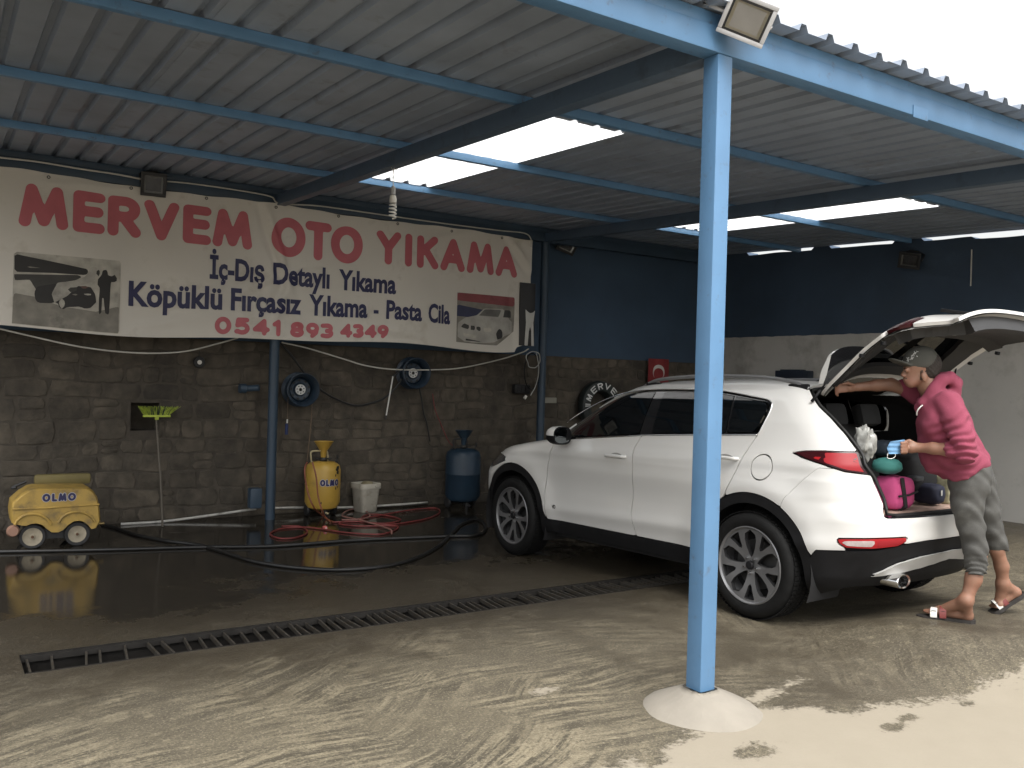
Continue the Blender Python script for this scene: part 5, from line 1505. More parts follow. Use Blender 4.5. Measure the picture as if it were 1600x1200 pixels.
def glass_mat():
    m = bpy.data.materials.new('lamp_glass'); m.use_nodes = True; nt = m.node_tree; N = nt.nodes; N.clear()
    o = N.new('ShaderNodeOutputMaterial'); a = N.new('ShaderNodeBsdfTransparent'); b = N.new('ShaderNodeBsdfGlossy'); b.inputs['Roughness'].default_value = .04
    f = N.new('ShaderNodeFresnel'); f.inputs[0].default_value = 1.45; x = N.new('ShaderNodeMixShader')
    nt.links.new(f.outputs[0], x.inputs[0]); nt.links.new(a.outputs[0], x.inputs[1]); nt.links.new(b.outputs[0], x.inputs[2]); nt.links.new(x.outputs[0], o.inputs[0]); return m
GLASS = glass_mat()
lens_cream = mat('reflector_cream', (.62, .58, .46), .3, metal=.3, var=.1); lens_grey = mat('reflector_grey', (.22, .22, .21), .3, metal=.5)
housW = mat('lamp_housing_pale', (.50, .50, .51), .45); housB = mat('lamp_housing_black', (.016, .016, .017), .5)
c = pd(1168, 30, 3.98); floodlight(c, -CD*.86-CR*.28-CU*.42, CU*.93+CR*.42, .225, .185, 'pale grey floodlight on the front edge of the roof above the post', housW, lens_cream, CR*-.9+CU*.3)
c = onY(240, 288, 9.24); floodlight(c, (-.12, -.95, -.42), (0, 0, 1), .235, .235, 'black floodlight above the word MERVEM at the top of the banner', housB, lens_grey, (0, .4, .9))
c = onY(886, 384, 9.60); floodlight(c, (-.35, -.85, -.52), (.32, 0, 1), .27, .20, 'small floodlight high on the navy wall right of the banner', housB, mat('reflector_bright', (.5, .5, .47), .25, metal=.6), (0, .5, .9))
c = onX(1421, 407, 9.78); floodlight(c, (-.88, -.30, -.40), (.1, -.16, 1), .25, .20, 'black floodlight on the navy band above the raised tailgate', housB, lens_grey, (.6, 0, .8))

# ---- hanging energy-saving bulb
def bulb():
    top = onX(616, 243, PX1+.05); bot = pd(618, 340, (np.array(top)-CO)@CD)
    x, y = float(top[0]), float(top[1]); zt = float(top[2])-.01; k = float((top[2]-bot[2])/97.)
    t = thing('hanging_bulb', (x, y, zt), 'spiral energy saving bulb hanging on a wire from the roof beam', 'light bulb')
    Z = lambda py: zt-(py-243)*k
    q = MB(); q.tube(catf([(x, y, zt+.03), (x+.006, y, Z(255)), (x-.004, y, Z(270)), (x, y, Z(290))], 4), .0035, 6); wmesh('wire', q, WHITEP, t)
    q = MB(); q.tube([(x-.03, y, Z(258)), (x, y, Z(268)), (x+.035, y, Z(259))], .003, 6); wmesh('wire_knot', q, WHITEP, t)
    q = MB(); q.lathe([(.004, Z(288)-zt), (.019, Z(291)-zt), (.021, Z(302)-zt), (.004, Z(303)-zt)], 20, 'z', (0, 0, 0)); q.V = [(a+x, b+y, c_+zt) for a, b, c_ in q.V]; wmesh('socket', q, GREYP, t)
    q = MB(); q.lathe([(.004, Z(302)-zt), (.024, Z(304)-zt), (.030, Z(310)-zt), (.028, Z(315)-zt), (.004, Z(316)-zt)], 24, 'z'); q.V = [(a+x, b+y, c_+zt) for a, b, c_ in q.V]; wmesh('ballast', q, WHITEP, t)
    pts = []
    for i in range(90):
        a = 2*math.pi*4.2*i/89; r = .026; pts.append((x+r*math.cos(a), y+r*math.sin(a), Z(316)+(Z(339)-Z(316))*i/89))
    q = MB(); q.tube(pts, .0068, 8); wmesh('spiral_tube', q, mat('bulb_white', (.75, .74, .70), .35), t)
bulb()

# ---- wires strung along the wall
def cable(pts, r, m, label, name='cable', cat='cable', n=8, group=None):
    P = catf(pts, n); t = None
    c = P[len(P)//2]
    q = MB(); q.tube([(a-c[0], b-c[1], d-c[2]) for a, b, d in P], r, 7)
    o = q.build(name, m, None, smooth=True); o.location = c; tag(o, label, cat, group); return o
wire = mat('white_wire', (.50, .48, .43), .6)
wy = lambda L_, Y: [tuple(onY(a, b, Y)) for a, b in L_]
cable(wy([(-40, 240), (0, 246), (60, 253), (120, 263), (180, 272), (222, 280)], 9.28), .009, wire, 'white cable pinned along the beam left of the black floodlight')
cable(wy([(258, 283), (300, 287), (350, 294), (400, 302), (425, 308), (438, 318), (500, 322), (600, 336), (700, 350), (780, 360), (818, 364), (829, 372), (830, 386)], 9.285), .008, wire, 'white cable pinned along the beam right of the black floodlight')
cable(wy([(-30, 508), (0, 514), (60, 528), (120, 541), (180, 549), (235, 552), (290, 549), (340, 537), (372, 528)], 9.45), .0085, wire, 'white wire sagging below the left half of the banner')
cable(wy([(440, 535), (480, 544), (540, 562), (570, 571), (612, 577), (668, 578), (720, 575), (780, 562), (815, 551), (826, 545)], 9.50), .0085, wire, 'white wire sagging below the right half of the banner')
blk = mat('black_hose', (.012, .012, .012), .4, var=.2)
cable(wy([(438, 536), (455, 555), (480, 588), (505, 612), (535, 628), (558, 634), (580, 630), (600, 622), (618, 606), (628, 592)], 9.60), .013, blk, 'black hose hanging between the two blue wheel rims', 'hose', 'hose')
cable(wy([(655, 605), (659, 625), (662, 645), (667, 662), (672, 690)], 9.62), .010, blk, 'thin black hose hanging below the right blue wheel rim', 'hose', 'hose')
redh = mat('red_hose', (.17, .030, .028), .45, var=.2)
cable(wy([(676, 615), (680, 640), (690, 665), (700, 688), (708, 697)], 9.55), .006, redh, 'thin red hose running down to the blue tank', 'hose', 'hose')
cable(wy([(424, 540), (423, 600), (421, 680), (420, 740), (418, 790), (418, 808)], 9.40), .007, redh, 'thin red hose running down beside the middle wall post', 'hose', 'hose')
cable(wy([(488, 620), (486, 660), (483, 690), (480, 720)], 9.62), .005, mat('tan_wire', (.16, .11, .07), .7), 'thin brown wire hanging above the yellow tank', 'cable')
cable(wy([(189, 819), (253, 815), (330, 805), (400, 795)], 9.60), .014, mat('pipe_white', (.46, .45, .42), .5, dirt=(.15, .14, .12), dirt_amt=.4, dirt_scale=6), 'white pipe along the foot of the wall behind the broom', 'pipe', 'pipe', 3)
cable(wy([(420, 794), (470, 793), (540, 793), (600, 790), (668, 785)], 9.66), .014, MATS['pipe_white'], 'white pipe along the foot of the wall behind the bucket', 'pipe', 'pipe', 3)

# ---- wheel rims used as hose hangers
def rim_hanger(px, py, R, label, ang):
    c = onY(px, py, 9.50); t = thing('wheel_rim', (c[0], 9.68, c[2]), label, 'wheel rim', 'blue wheel rims on the stone wall')
    m = mat('rim_blue_enamel', (.020, .036, .058), .42, var=.2, dirt=(.016, .022, .03), dirt_amt=.4)
    q = MB(); q.lathe([(R*.80, 0), (R*1.04, -.004), (R*1.06, -.02), (R*.88, -.04), (R*.84, -.12), (R*.90, -.165), (R*1.0, -.18), (R*1.02, -.192), (R*.98, -.195), (R*.86, -.172), (R*.78, -.12), (R*.76, -.06), (R*.76, -.02)], 40, 'y', closed=True); q.build('barrel', m, t, smooth=True, sharp=40)
    q = MB(); q.lathe([(R*.10, -.085), (R*.34, -.085), (R*.42, -.07), (R*.62, -.075), (R*.78, -.05), (R*.78, -.04), (R*.10, -.06)], 40, 'y', closed=True); q.build('disc', m, t, smooth=True, sharp=40)
    us = np.arange(-.09, .0901, .0035); U, W = np.meshgrid(us, us, indexing='ij'); r_ = np.hypot(U, W); S = np.maximum(r_-R*.32, R*.10-r_)
    for k in range(7):
        a = ang+2*math.pi*k/7; S = np.maximum(S, .0075-np.hypot(U-R*.22*math.cos(a), W-R*.22*math.sin(a)))
    V, F = clip_grid(np.stack([U, np.full(U.shape, -.089), W], -1), S); mesh('hub_plate', V, F, mat('hub_white', (.55, .55, .53), .5), t)
    q = MB()
    for k in range(9):
        a = ang+2*math.pi*k/9; q.lathe([(0, -.081), (.014, -.081), (.014, -.075)], 12, 'y', (R*.57*math.cos(a), 0, R*.57*math.sin(a)))
    q.build('vent_hole', BLACKM, t)
rim_hanger(474, 609, .185, 'blue steel wheel rim on the wall above the yellow tank', .3)
rim_hanger(651, 583, .185, 'blue steel wheel rim on the wall above the bucket', 1.1)
c = onY(312, 566, 9.66); t = thing('small_wheel', (c[0], 9.70, c[2]), 'small black wheel with a white hub hung on the wall left of the middle post', 'wheel')
q = MB(); q.lathe([(.02, 0), (.055, 0), (.062, -.015), (.055, -.035), (.02, -.035)], 28, 'y', closed=True); q.build('tyre', BLACKM, t, smooth=True, sharp=40)
q = MB(); q.lathe([(.0, -.03), (.022, -.036), (.024, -.039), (.012, -.041), (0, -.041)], 20, 'y'); q.build('hub', WHITEP, t, smooth=True, sharp=40)
q = MB(); q.tube([(0, -.01, .05), (.005, 0, .12)], .003, 6); q.build('string', BLACKM, t)

# ---- spray lance, blue-handled brush, bracket
t = thing('spray_lance', onY(608, 620, 9.55), 'thin white spray lance hanging below the right blue wheel rim', 'lance')
q = MB(); q.tube([tuple(onY(614, 588, 9.55)), tuple(onY(603.5, 649, 9.55))], .0085, 8); wmesh('tube', q, mat('lance_white', (.62, .61, .58), .4), t)
q = MB(); q.tube([tuple(onY(603.5, 649, 9.55)), tuple(onY(602.5, 655, 9.55))], .0085, 8); wmesh('nozzle', q, BLACK, t)
q = MB(); q.tube(catf(wy([(614, 588), (620, 583), (626, 577)], 9.55), 4), .014, 8); wmesh('grip', q, BLACK, t)
t = thing('brush', onY(448, 660, 9.62), 'small blue-handled brush hanging right of the middle post', 'brush')
q = MB(); q.tube([tuple(onY(448, 662, 9.62)), tuple(onY(447.5, 679, 9.62))], .018, 10); wmesh('handle', q, mat('brush_blue', (.015, .03, .11), .5), t)
q = MB(); q.tube([tuple(onY(449, 655, 9.62)), tuple(onY(448.6, 661, 9.62))], .009, 8); wmesh('ferrule', q, WHITEP, t)
q = MB(); q.tube([tuple(onY(450, 620, 9.62)), tuple(onY(449, 656, 9.62))], .003, 6); wmesh('string', q, mat('tan_wire', (.16, .11, .07), .7), t)
a, b = onY(374, 607, 9.58), onY(405, 606, 9.50)
t = thing('hose_clip', (a+b)/2, 'dark blue pipe bracket sticking out left of the middle wall post', 'bracket')
q = MB(); q.tube([tuple(a+np.array([.06, 0, 0])), tuple(b)], .035, 12); q.tube([tuple(a), tuple(a+np.array([.07, 0, 0]))], .052, 12); wmesh('pipe_stub', q, BLUE_DK, t)
q = MB(); c = onY(398, 778, 9.45); q.box(c, (.13, .12, .22), bev=.02); t = thing('kick_plate', c, 'dark blue metal block at the foot of the middle wall post', 'block'); wmesh('block_body', q, BLUE_DK, t)

# ---- things round the right wall post
t = thing('sign_board', onY(824, 490, 9.30), 'narrow black board with a white figure beside the right end of the banner', 'sign')
p0, p1 = onY(813, 441, 9.31), onY(834, 541, 9.31)
q = MB(); q.box(((p0[0]+p1[0])/2, 9.315, (p0[2]+p1[2])/2), (p1[0]-p0[0], .02, p0[2]-p1[2]), bev=.004); wmesh('board', q, mat('board_black', (.014, .013, .014), .5), t)
U, W = np.meshgrid(np.linspace(0, 1, 40), np.linspace(0, 1, 60), indexing='ij')
S = sd_poly(U, W, [(.36, .0), (.98, .0), (.93, .42), (.90, .62), (1.0, .97), (.86, .90), (.66, .88), (.48, .93), (.36, .98), (.42, .62)])
S = np.maximum(S, -sd_poly(U, W, [(.56, -.1), (.62, .38), (.70, .52), (.78, .40), (.82, -.1)]))
w0, z0, hh = p1[0]-p0[0], onY(824, 540, 9.3)[2], onY(824, 482, 9.3)[2]-onY(824, 540, 9.3)[2]
V, F = clip_grid(np.stack([p0[0]+U*w0, np.full(U.shape, 9.302), z0+W*hh], -1), S*.2); q = MB(); q.add(V, F); wmesh('figure', q, mat('print_white', (.5, .49, .46), .5), t)
t = thing('cable_coil', onY(833, 575, 9.33), 'coil of grey cable hung on the right wall post', 'cable')
q = MB(); c = onY(834, 562, 9.32)
pts = [(c[0]+(.105+.012*math.sin(3*a))*math.cos(a), 9.33+.01*math.sin(5*a), c[2]+(.115+.01*math.cos(2*a))*math.sin(a)) for a in np.linspace(0, 2*math.pi*3.2, 90)]
q.tube(pts, .006, 6); wmesh('pale_loops', q, mat('cable_grey', (.36, .36, .34), .5), t)
q = MB(); q.tube(catf(wy([(838, 552), (842, 575), (838, 600), (829, 618)], 9.32), 6), .006, 6); wmesh('plug_tail', q, MATS['cable_grey'], t)
q = MB(); c2 = onY(833, 580, 9.32)
pts = [(c2[0]+.12*math.cos(a), 9.345, c2[2]+.23*math.sin(a)) for a in np.linspace(0, 2*math.pi*2.1, 70)]
q.tube(pts, .008, 6); wmesh('dark_loops', q, blk, t)
q = MB(); p_ = onY(820.5, 620.5, 9.32); q.box(p_, (.035, .03, .05), Matrix.Rotation(.6, 3, 'Y'), bev=.006); wmesh('plug', q, WHITEP, t)
t = thing('socket_box', onY(814, 608, 9.66), 'black electrical box on the stone wall left of the right post', 'box')
q = MB(); c = onY(814, 608, 9.66); q.box(c, (.24, .09, .12), bev=.012)
for k in range(3): q.box((c[0]-.07+.07*k, c[1]-.05, c[2]), (.05, .02, .07), bev=.006)
wmesh('box_body', q, BLACKM, t)
t = thing('wall_plate', onY(859.5, 625.5, 9.69), 'small pale plate on the stone wall right of the right post', 'plate')
q = MB(); q.box(onY(859.5, 625.5, 9.685), (.20, .03, .075), bev=.006); wmesh('plate_body', q, mat('plate_cream', (.26, .25, .21), .6), t)

# ---- painted tyre and flag behind the car
c = onY(937, 633, 9.60); t = thing('painted_tyre', (c[0], 9.70, c[2]), 'dark tyre painted with white letters on the wall behind the car', 'tyre')
R = .335
q = MB(); q.lathe([(.19, 0), (.30, -.005), (R, -.04), (R+.005, -.09), (R-.01, -.14), (R-.05, -.165), (.25, -.17), (.20, -.15), (.185, -.10), (.185, -.03)], 48, 'y', closed=True); q.build('rubber', mat('tyre_green_black', (.014, .020, .020), .55, var=.2), t, smooth=True, sharp=40)
wl = mat('paint_white_letters', (.55, .56, .56), .6)
for i, ch in enumerate('MERVEM'):
    w_, st = GL[ch]; a0 = math.radians(160-27.5*i)
    def mp_(U, W, a0=a0): 
        a = a0-(U-.03)/.25; r = .218+W
        return np.stack([r*np.cos(a), np.full(U.shape, -.1755), r*np.sin(a)], -1)
    V, F = stroke_sheet([[(x*.085/max(w_, .6), y*.075+.012) for x, y in s] for s in st], .0085, .004, mp_); mesh('letter', V, F, wl, t)
for k in range(2):
    a0 = math.radians(176+k*5)
    V = [(r*math.cos(a), -.1755, r*math.sin(a)) for r, a in ((.22, a0), (.31, a0), (.31, a0+.05), (.22, a0+.05))]; mesh('stripe', V, [(0, 1, 2, 3)], wl, t)
c0, c1 = onY(1012.5, 560, 9.66), onY(1046, 563, 9.66)
t = thing('flag', ((c0[0]+c1[0])/2, 9.66, c0[2]), 'red flag with a white crescent hung on the wall behind the car roof', 'flag')
w = c1[0]-c0[0]; hgt = w*1.5
U, W = np.meshgrid(np.linspace(-w/2, w/2, 30), np.linspace(-hgt, 0, 40), indexing='ij')
flg = lambda U, W, o: np.stack([U, -.012*np.sin(U*22+W*2)-o, W], -1)
V, F = clip_grid(flg(U, W, 0), np.full(U.shape, -1.)); mesh('cloth', V, F, mat('flag_red', (.20, .022, .024), .8), t, smooth=True)
U, W = np.meshgrid(np.linspace(-w*.33, w*.33, 60), np.linspace(-w*.85, -w*.12, 60), indexing='ij')
S = np.maximum(np.hypot(U, W+w*.46)-w*.255, w*.205-np.hypot(U, W+w*.525)); V, F = clip_grid(flg(U, W, .003), S); mesh('crescent', V, F, mat('flag_white', (.5, .48, .45), .8), t)
st = []
for k in range(10):
    a = -math.pi/2+math.pi*k/5; r = w*.125*(1 if k % 2 == 0 else .39); st.append((r*math.cos(a), r*math.sin(a)-w*.80))
U, W = np.meshgrid(np.linspace(-w*.2, w*.2, 50), np.linspace(-w, -w*.6, 50), indexing='ij'); V, F = clip_grid(flg(U, W, .003), sd_poly(U, W, st)); mesh('star', V, F, MATS['flag_white'], t)
p0, p1 = onX(1217, 580, 9.88), onX(1268, 590, 9.88)
t = thing('wall_box', ((p0[0]+p1[0])/2, (p0[1]+p1[1])/2, p1[2]), 'dark blue box on the pale wall above the car roof', 'box')
q = MB(); q.box((9.86, (p0[1]+p1[1])/2, (p0[2]+p1[2])/2-.02), (.12, abs(p0[1]-p1[1]), .14), bev=.01); wmesh('box_body', q, mat('box_dark_blue', (.016, .024, .04), .5), t)
q = MB(); q.box((9.86, (p0[1]+p1[1])/2+.02, (p0[2]+p1[2])/2+.055), (.13, abs(p0[1]-p1[1])*.6, .02), bev=.005); wmesh('box_lid', q, mat('box_dark_blue2', (.022, .035, .055), .5), t)

# ---- broom leaning head-up on the wall
t = thing('broom', onZ(254, 824, -.045), 'broom with lime green bristles leaning head up against the wall', 'broom')
pb, pt = onZ(254, 823, -.040), onY(244, 655, 9.58)
q = MB(); q.tube([tuple(pb), tuple(pb*.55+pt*.45+np.array([.01, 0, 0])), tuple(pt)], .011, 8); wmesh('handle', q, mat('broom_handle', (.10, .085, .065), .6), t)
lime = mat('lime_bristle', (.34, .42, .05), .6, var=.3, scale=30); limeb = mat('lime_block', (.42, .50, .06), .45)
cx, cy, cz = onY(245, 650, 9.57)
q = MB(); q.box((cx, cy, cz), (.265, .05, .022), bev=.006); q.box((cx, cy, cz-.02), (.035, .04, .04), bev=.006); wmesh('block', q, limeb, t)
q = MB(); q2 = MB(); r = random.Random(5)
for k in range(230):
    u = r.uniform(-1, 1); y = r.uniform(-.02, .02); tilt = u*.055+r.uniform(-.012, .012)+(.05 if (u > .85 and r.random() < .4) else 0)
    L_ = r.uniform(.085, .105)
    (q if r.random() < .62 else q2).tube([(cx+u*.125, cy+y, cz+.01), (cx+u*.125+tilt*.5, cy+y, cz+L_*.6), (cx+u*.125+tilt, cy+y*1.3, cz+L_)], [.0028, .0024, .0016], 4)
o = wmesh('bristles', q, lime, t); o['kind'] = 'stuff'; o = wmesh('dark_bristles', q2, mat('dark_bristle', (.03, .045, .03), .7), t); o['kind'] = 'stuff'

# ---- yellow pressure washer on wheels
YEL = mat('washer_yellow', (.42, .275, .065), .5, var=.12, scale=5, dirt=(.17, .12, .05), dirt_amt=.55, dirt_scale=7, bump=.05, bscale=30)
def olmo(t, mapf, k, h):
    st, w_ = text_strokes('OLMO', .42)
    s1 = [[(a*k, b*h) for a, b in s] for s in st]
    V, F = stroke_sheet(s1, h*.27, h*.06, lambda U, W: mapf(U, W, .0018)); q = MB(); q.add(V, F); wmesh('logo_outline', q, mat('logo_pale', (.42, .42, .46), .5), t)
    V, F = stroke_sheet(s1, h*.185, h*.05, lambda U, W: mapf(U, W, .0034)); q = MB(); q.add(V, F); wmesh('logo', q, mat('logo_navy', (.02, .018, .075), .5), t)
def washer():
    yf_, yb_ = 8.62, 9.04
    wpx = lambda cx, cy: np.array(onY(cx/8.5714, 740+cy/8.5714, yf_))[[0, 2]]
    base = onZ(85, 850, -.045)
    t = thing('pressure_washer', (base[0], 8.8, -.045), 'yellow wheeled pressure washer lettered OLMO by the stone wall', 'pressure washer')
    outl = [(150, 600), (145, 520), (165, 395), (290, 285), (400, 218), (470, 203), (800, 197), (1180, 195), (1255, 235), (1310, 320), (1335, 430), (1352, 640), (1300, 730), (1245, 745), (1200, 690), (1150, 650), (1080, 630), (1000, 640), (920, 690), (850, 760), (780, 790), (690, 790), (620, 740), (560, 690), (480, 668), (400, 676), (330, 705), (220, 690), (160, 670)]
    pts = [tuple(wpx(*p)) for p in outl]
    A = np.array(pts); cx, cz = A.mean(0)
    bm = MB(); V = []; F = []; n = len(pts)
    rows = [(yf_+.045, .90), (yf_+.012, .975), (yf_, .0), (yf_+.03, 1.0), (yf_+.06, 1.0)]
    lay = [(yf_, .955), (yf_+.012, .985), (yf_+.04, 1.0), (yb_-.04, 1.0), (yb_-.012, .985), (yb_, .955)]
    for y, s in lay:
        for a, b in pts: V.append((cx+(a-cx)*s, y, cz+(b-cz)*(s if b > cz else 1-(1-s)*.3)))
    for i in range(len(lay)-1):
        for j in range(n): F.append((i*n+j, i*n+(j+1) % n, (i+1)*n+(j+1) % n, (i+1)*n+j))
    bm.add(V, F)
    S_ = None
    for y, fl in ((yf_, False), (yb_, True)):
        xs = np.linspace(A[:, 0].min(), A[:, 0].max(), 60); zs = np.linspace(A[:, 1].min(), A[:, 1].max(), 46); U, W = np.meshgrid(xs, zs, indexing='ij')
        sd = sd_poly(U, W, [(cx+(a-cx)*.955, cz+(b-cz)*(.955 if b > cz else 1-.045*.3)) for a, b in pts])
        bulge = .0
        v, f = clip_grid(np.stack([U, np.full(U.shape, y), W], -1), sd); bm.add(v, [q[::-1] for q in f] if fl else f)
    wmesh('hood_shell', bm, YEL, t, True, 35)
    # waist seam and raised arches
    q = MB(); q.tube([(*wpx(160, 478)[:1], yf_-.004, wpx(160, 478)[1]), (wpx(600, 462)[0], yf_-.004, wpx(600, 462)[1]), (wpx(1330, 412)[0], yf_-.004, wpx(1330, 412)[1])], .008, 8); wmesh('waist_rib', q, YEL, t)
    for (mx, my, rx, ry) in ((440, 730, 250, 190), (1030, 700, 250, 190)):
        pts2 = [(lambda c_: (c_[0], yf_-.006, c_[1]))(wpx(mx+rx*math.cos(a), my-ry*math.sin(a))) for a in np.linspace(.25, 2.9, 24)]
        q = MB(); q.tube(pts2, .012, 8); wmesh('arch_rib', q, YEL, t)
    # lid edge behind
    q = MB(); a, b = wpx(430, 150), wpx(1230, 145); q.box(((a[0]+b[0])/2+.05, yb_+.03, a[1]-.01), (b[0]-a[0], .07, .10), bev=.03); wmesh('rear_lid', q, mat('washer_lid', (.16, .13, .045), .6), t)
    lo = wpx(575, 365)
    olmo(t, lambda U, W, o: np.stack([lo[0]+U, np.full(U.shape, yf_-o), lo[1]+W], -1), (wpx(1035, 365)[0]-lo[0])/5.2, wpx(0, 290)[1]-wpx(0, 370)[1])
    for (mx, my, r) in ((435, 855, .078), (1035, 815, .074)):
        c_ = wpx(mx, my)
        for y in (yf_+.03, yb_-.03):
            zc = -.045+.105
            w_ = empty('wheel', (0, 0, 0)); w_.parent = t; w_.location = t.matrix_world.inverted() @ Vector((c_[0], y, zc))
            q = MB(); q.lathe([(r, -.025), (.100, -.028), (.105, -.015), (.105, .015), (.100, .028), (r, .025)], 32, 'y', closed=True); q.build('tyre', BLACKM, w_, smooth=True, sharp=40)
            q = MB(); q.lathe([(0, -.028), (.018, -.028), (.02, -.018), (.05, -.016), (r*.92, -.024), (r, -.026), (r, .02), (0, .02)], 32, 'y'); q.build('hub', mat('hub_cream', (.30, .26, .19), .6, var=.2, scale=20), w_, smooth=True, sharp=30)
            q = MB(); q.lathe([(0, -.034), (.012, -.034), (.013, -.026)], 10, 'y'); q.build('axle_nut', mat('rusty_nut', (.10, .05, .025), .7), w_)
    q = MB(); a, b = wpx(435, 800), wpx(1035, 790); q.box(((a[0]+b[0])/2, (yf_+yb_)/2, .075), (b[0]-a[0]+.1, yb_-yf_-.08, .09)); wmesh('chassis', q, BLACKM, t)
    q = MB(); c_ = wpx(175, 775); q.lathe([(0, -.03), (.04, -.03), (.052, -.01), (.05, .02), (0, .03)], 16, 'y', (c_[0], yf_+.02, c_[1])); wmesh('drain_cap', q, mat('cap_salmon', (.30, .17, .12), .6), t)
    q = MB(); a = wpx(1370, 690); q.tube([(a[0]-.05, yf_+.1, a[1]+.0), (a[0]+.03, yf_+.1, a[1])], .014, 10); wmesh('outlet', q, mat('brass', (.30, .22, .10), .4, metal=.8), t)
    q = MB(); a = wpx(300, 230); q.tube(catf([(a[0]-.02, yb_-.02, a[1]-.02), (a[0]-.05, yb_, a[1]-.02), (a[0]+.06, yb_, a[1]+.03)], 5), .012, 8); wmesh('handle', q, BLACK, t)
washer()

# ---- foam tanks
def tank(px, py, R, H, colm, label, letters, Yc):
    c = onZ(px, py, -.045); x, y = float(c[0]), Yc
    x = float(onY(px, py, Yc)[0])
    t = thing('foam_tank', (x, y, -.045), label, 'tank', 'foam tanks by the wall')
    z0 = .07
    prof = [(0, z0), (R*.5, z0), (R*.85, z0+.03), (R, z0+.09), (R, z0+H*.52), (R*1.012, z0+H*.525), (R*1.012, z0+H*.54), (R, z0+H*.545), (R, z0+H-.10), (R*.93, z0+H-.045), (R*.70, z0+H-.008), (R*.3, z0+H), (0, z0+H)]
    q = MB(); q.lathe(prof, 44, 'z'); q.build('vessel', colm, t, smooth=True, sharp=40)
    q = MB(); q.lathe([(.022, z0+H-.01), (.022, z0+H+.12), (.045, z0+H+.125), (.105, z0+H+.215), (.112, z0+H+.222), (.104, z0+H+.222), (.040, z0+H+.14)], 32, 'z', closed=True); q.build('funnel', colm if letters else mat('funnel_dark_blue', (.02, .038, .058), .5), t, smooth=True, sharp=40)
    q = MB(); q.lathe([(.0, z0+H), (.04, z0+H), (.04, z0+H+.04), (.0, z0+H+.05)], 16, 'z'); q.tube([(.03, 0, z0+H+.025), (.09, -.03, z0+H+.03)], .01, 8); q.tube([(-.03, 0, z0+H+.025), (-.09, .02, z0+H+.03)], .01, 8); q.build('valve', mat('valve_dark', (.03, .03, .028), .5, metal=.3), t, smooth=True)
    hb = mat('handle_cream', (.40, .34, .20), .5) if letters else BLACKM
    q = MB(); q.tube(catf([(-.13, 0, z0+H-.03), (-.145, 0, z0+H+.04), (-.14, 0, z0+H+.11), (-.05, 0, z0+H+.115), (.04, 0, z0+H+.11), (.05, 0, z0+H-.01)], 4), .010, 8); q.build('handle', hb, t, smooth=True)
    q = MB(); q.tube([(.11, -.06, z0+H-.04), (.135, -.07, z0+H+.03)], .008, 8); q.tube([(.11, -.08, z0+H+.035), (.155, -.06, z0+H+.04)], .006, 8); q.tube([(.135, -.07, z0+H+.03), (.14, -.07, z0+H+.07)], .012, 8); q.build('tap', BLACK, t, smooth=True)
    for s in (-1, 1):
        q = MB(); q.lathe([(0, -.02), (.06, -.02), (.07, 0), (.06, .02), (0, .02)], 20, 'x', (s*(R*.8), .05, .07)); q.build('castor', BLACKM, t, smooth=True, sharp=40)
    q = MB(); q.tube([(-R*.8, .05, .07), (R*.8, .05, .07)], .012, 8); q.tube([(0, -R*.55, 0.0), (0, -R*.55, .10)], .022, 10); q.build('axle', BLACKM, t)
    q = MB(); q.tube([(0, -R*.3, z0+.02), (0, -R*.3, z0-.03)], .03, 12); q.tube([(0, -R*.3, z0-.02), (.0, -R*.9, z0-.02)], .012, 8); q.build('outlet', hb, t, smooth=True)
    return t, x, y, z0
ytank = mat('tank_yellow', (.46, .29, .055), .38, var=.10, scale=4, dirt=(.30, .20, .05), dirt_amt=.35, dirt_scale=5)
t, tx, ty, z0 = tank(503, 800, .195, .545, ytank, 'yellow foam tank with a funnel and OLMO lettering', True, 9.42)
aL = -2.05
olmo(t, lambda U, W, o: np.stack([tx+(.196+o)*np.cos(aL+U/.195), ty+(.196+o)*np.sin(aL+U/.195), .02+.30+W], -1), .235/5.4, .052)
q = MB()
for (a, z, w, h) in ((-1.02, .475, .04, .05), (-1.0, .43, .03, .03), (-1.16, .40, .012, .02), (-1.0, .27, .012, .025), (-1.14, .255, .012, .025), (-1.85, .30, .01, .01), (-2.0, .10, .012, .018)):
    n = 9; V = []
    for k in range(n):
        u = 2*math.pi*k/n; rr = .7+.5*mnoise.noise(Vector((math.cos(u)*2, math.sin(u)*2, z*30)))
        V.append((tx+.1985*math.cos(a+w*rr*math.cos(u)/.195), ty+.1985*math.sin(a+w*rr*math.cos(u)/.195), -.045+z+.07+h*rr*math.sin(u)))
    q.add(V, [tuple(range(n))])
wmesh('paint_chip', q, BLACKM, t)
btank = mat('tank_blue', (.014, .032, .055), .45, var=.15, dirt=(.012, .025, .04), dirt_amt=.4)
t2, bx_, by_, _ = tank(722, 785, .215, .66, btank, 'dark blue foam tank with a funnel beside the front of the car', False, 9.38)
# hoses on the yellow tank
hose_t = mat('hose_brown_red', (.20, .060, .03), .5, var=.25)
o = MB(); o.tube(catf([tuple(pd(488, 722, 9.62)), tuple(pd(494, 745, 9.60)), tuple(pd(497, 775, 9.60)), tuple(pd(503, 797, 9.58)), tuple(onZ(510, 810, -.035)), tuple(onZ(522, 816, -.035))], 8), .009, 8); c = onZ(510, 810, -.03)
h_ = thing('hose', c, 'brown red hose looped down the front of the yellow tank', 'hose'); wmesh('hose_run', o, hose_t, h_)
o = MB(); o.tube(catf([tuple(pd(480, 722, 9.66)), tuple(pd(476, 735, 9.62)), tuple(pd(480, 765, 9.60)), tuple(pd(490, 792, 9.58)), tuple(onZ(505, 806, -.035)), tuple(onZ(516, 815, -.035))], 8), .009, 8); wmesh('second_run', o, hose_t, h_)
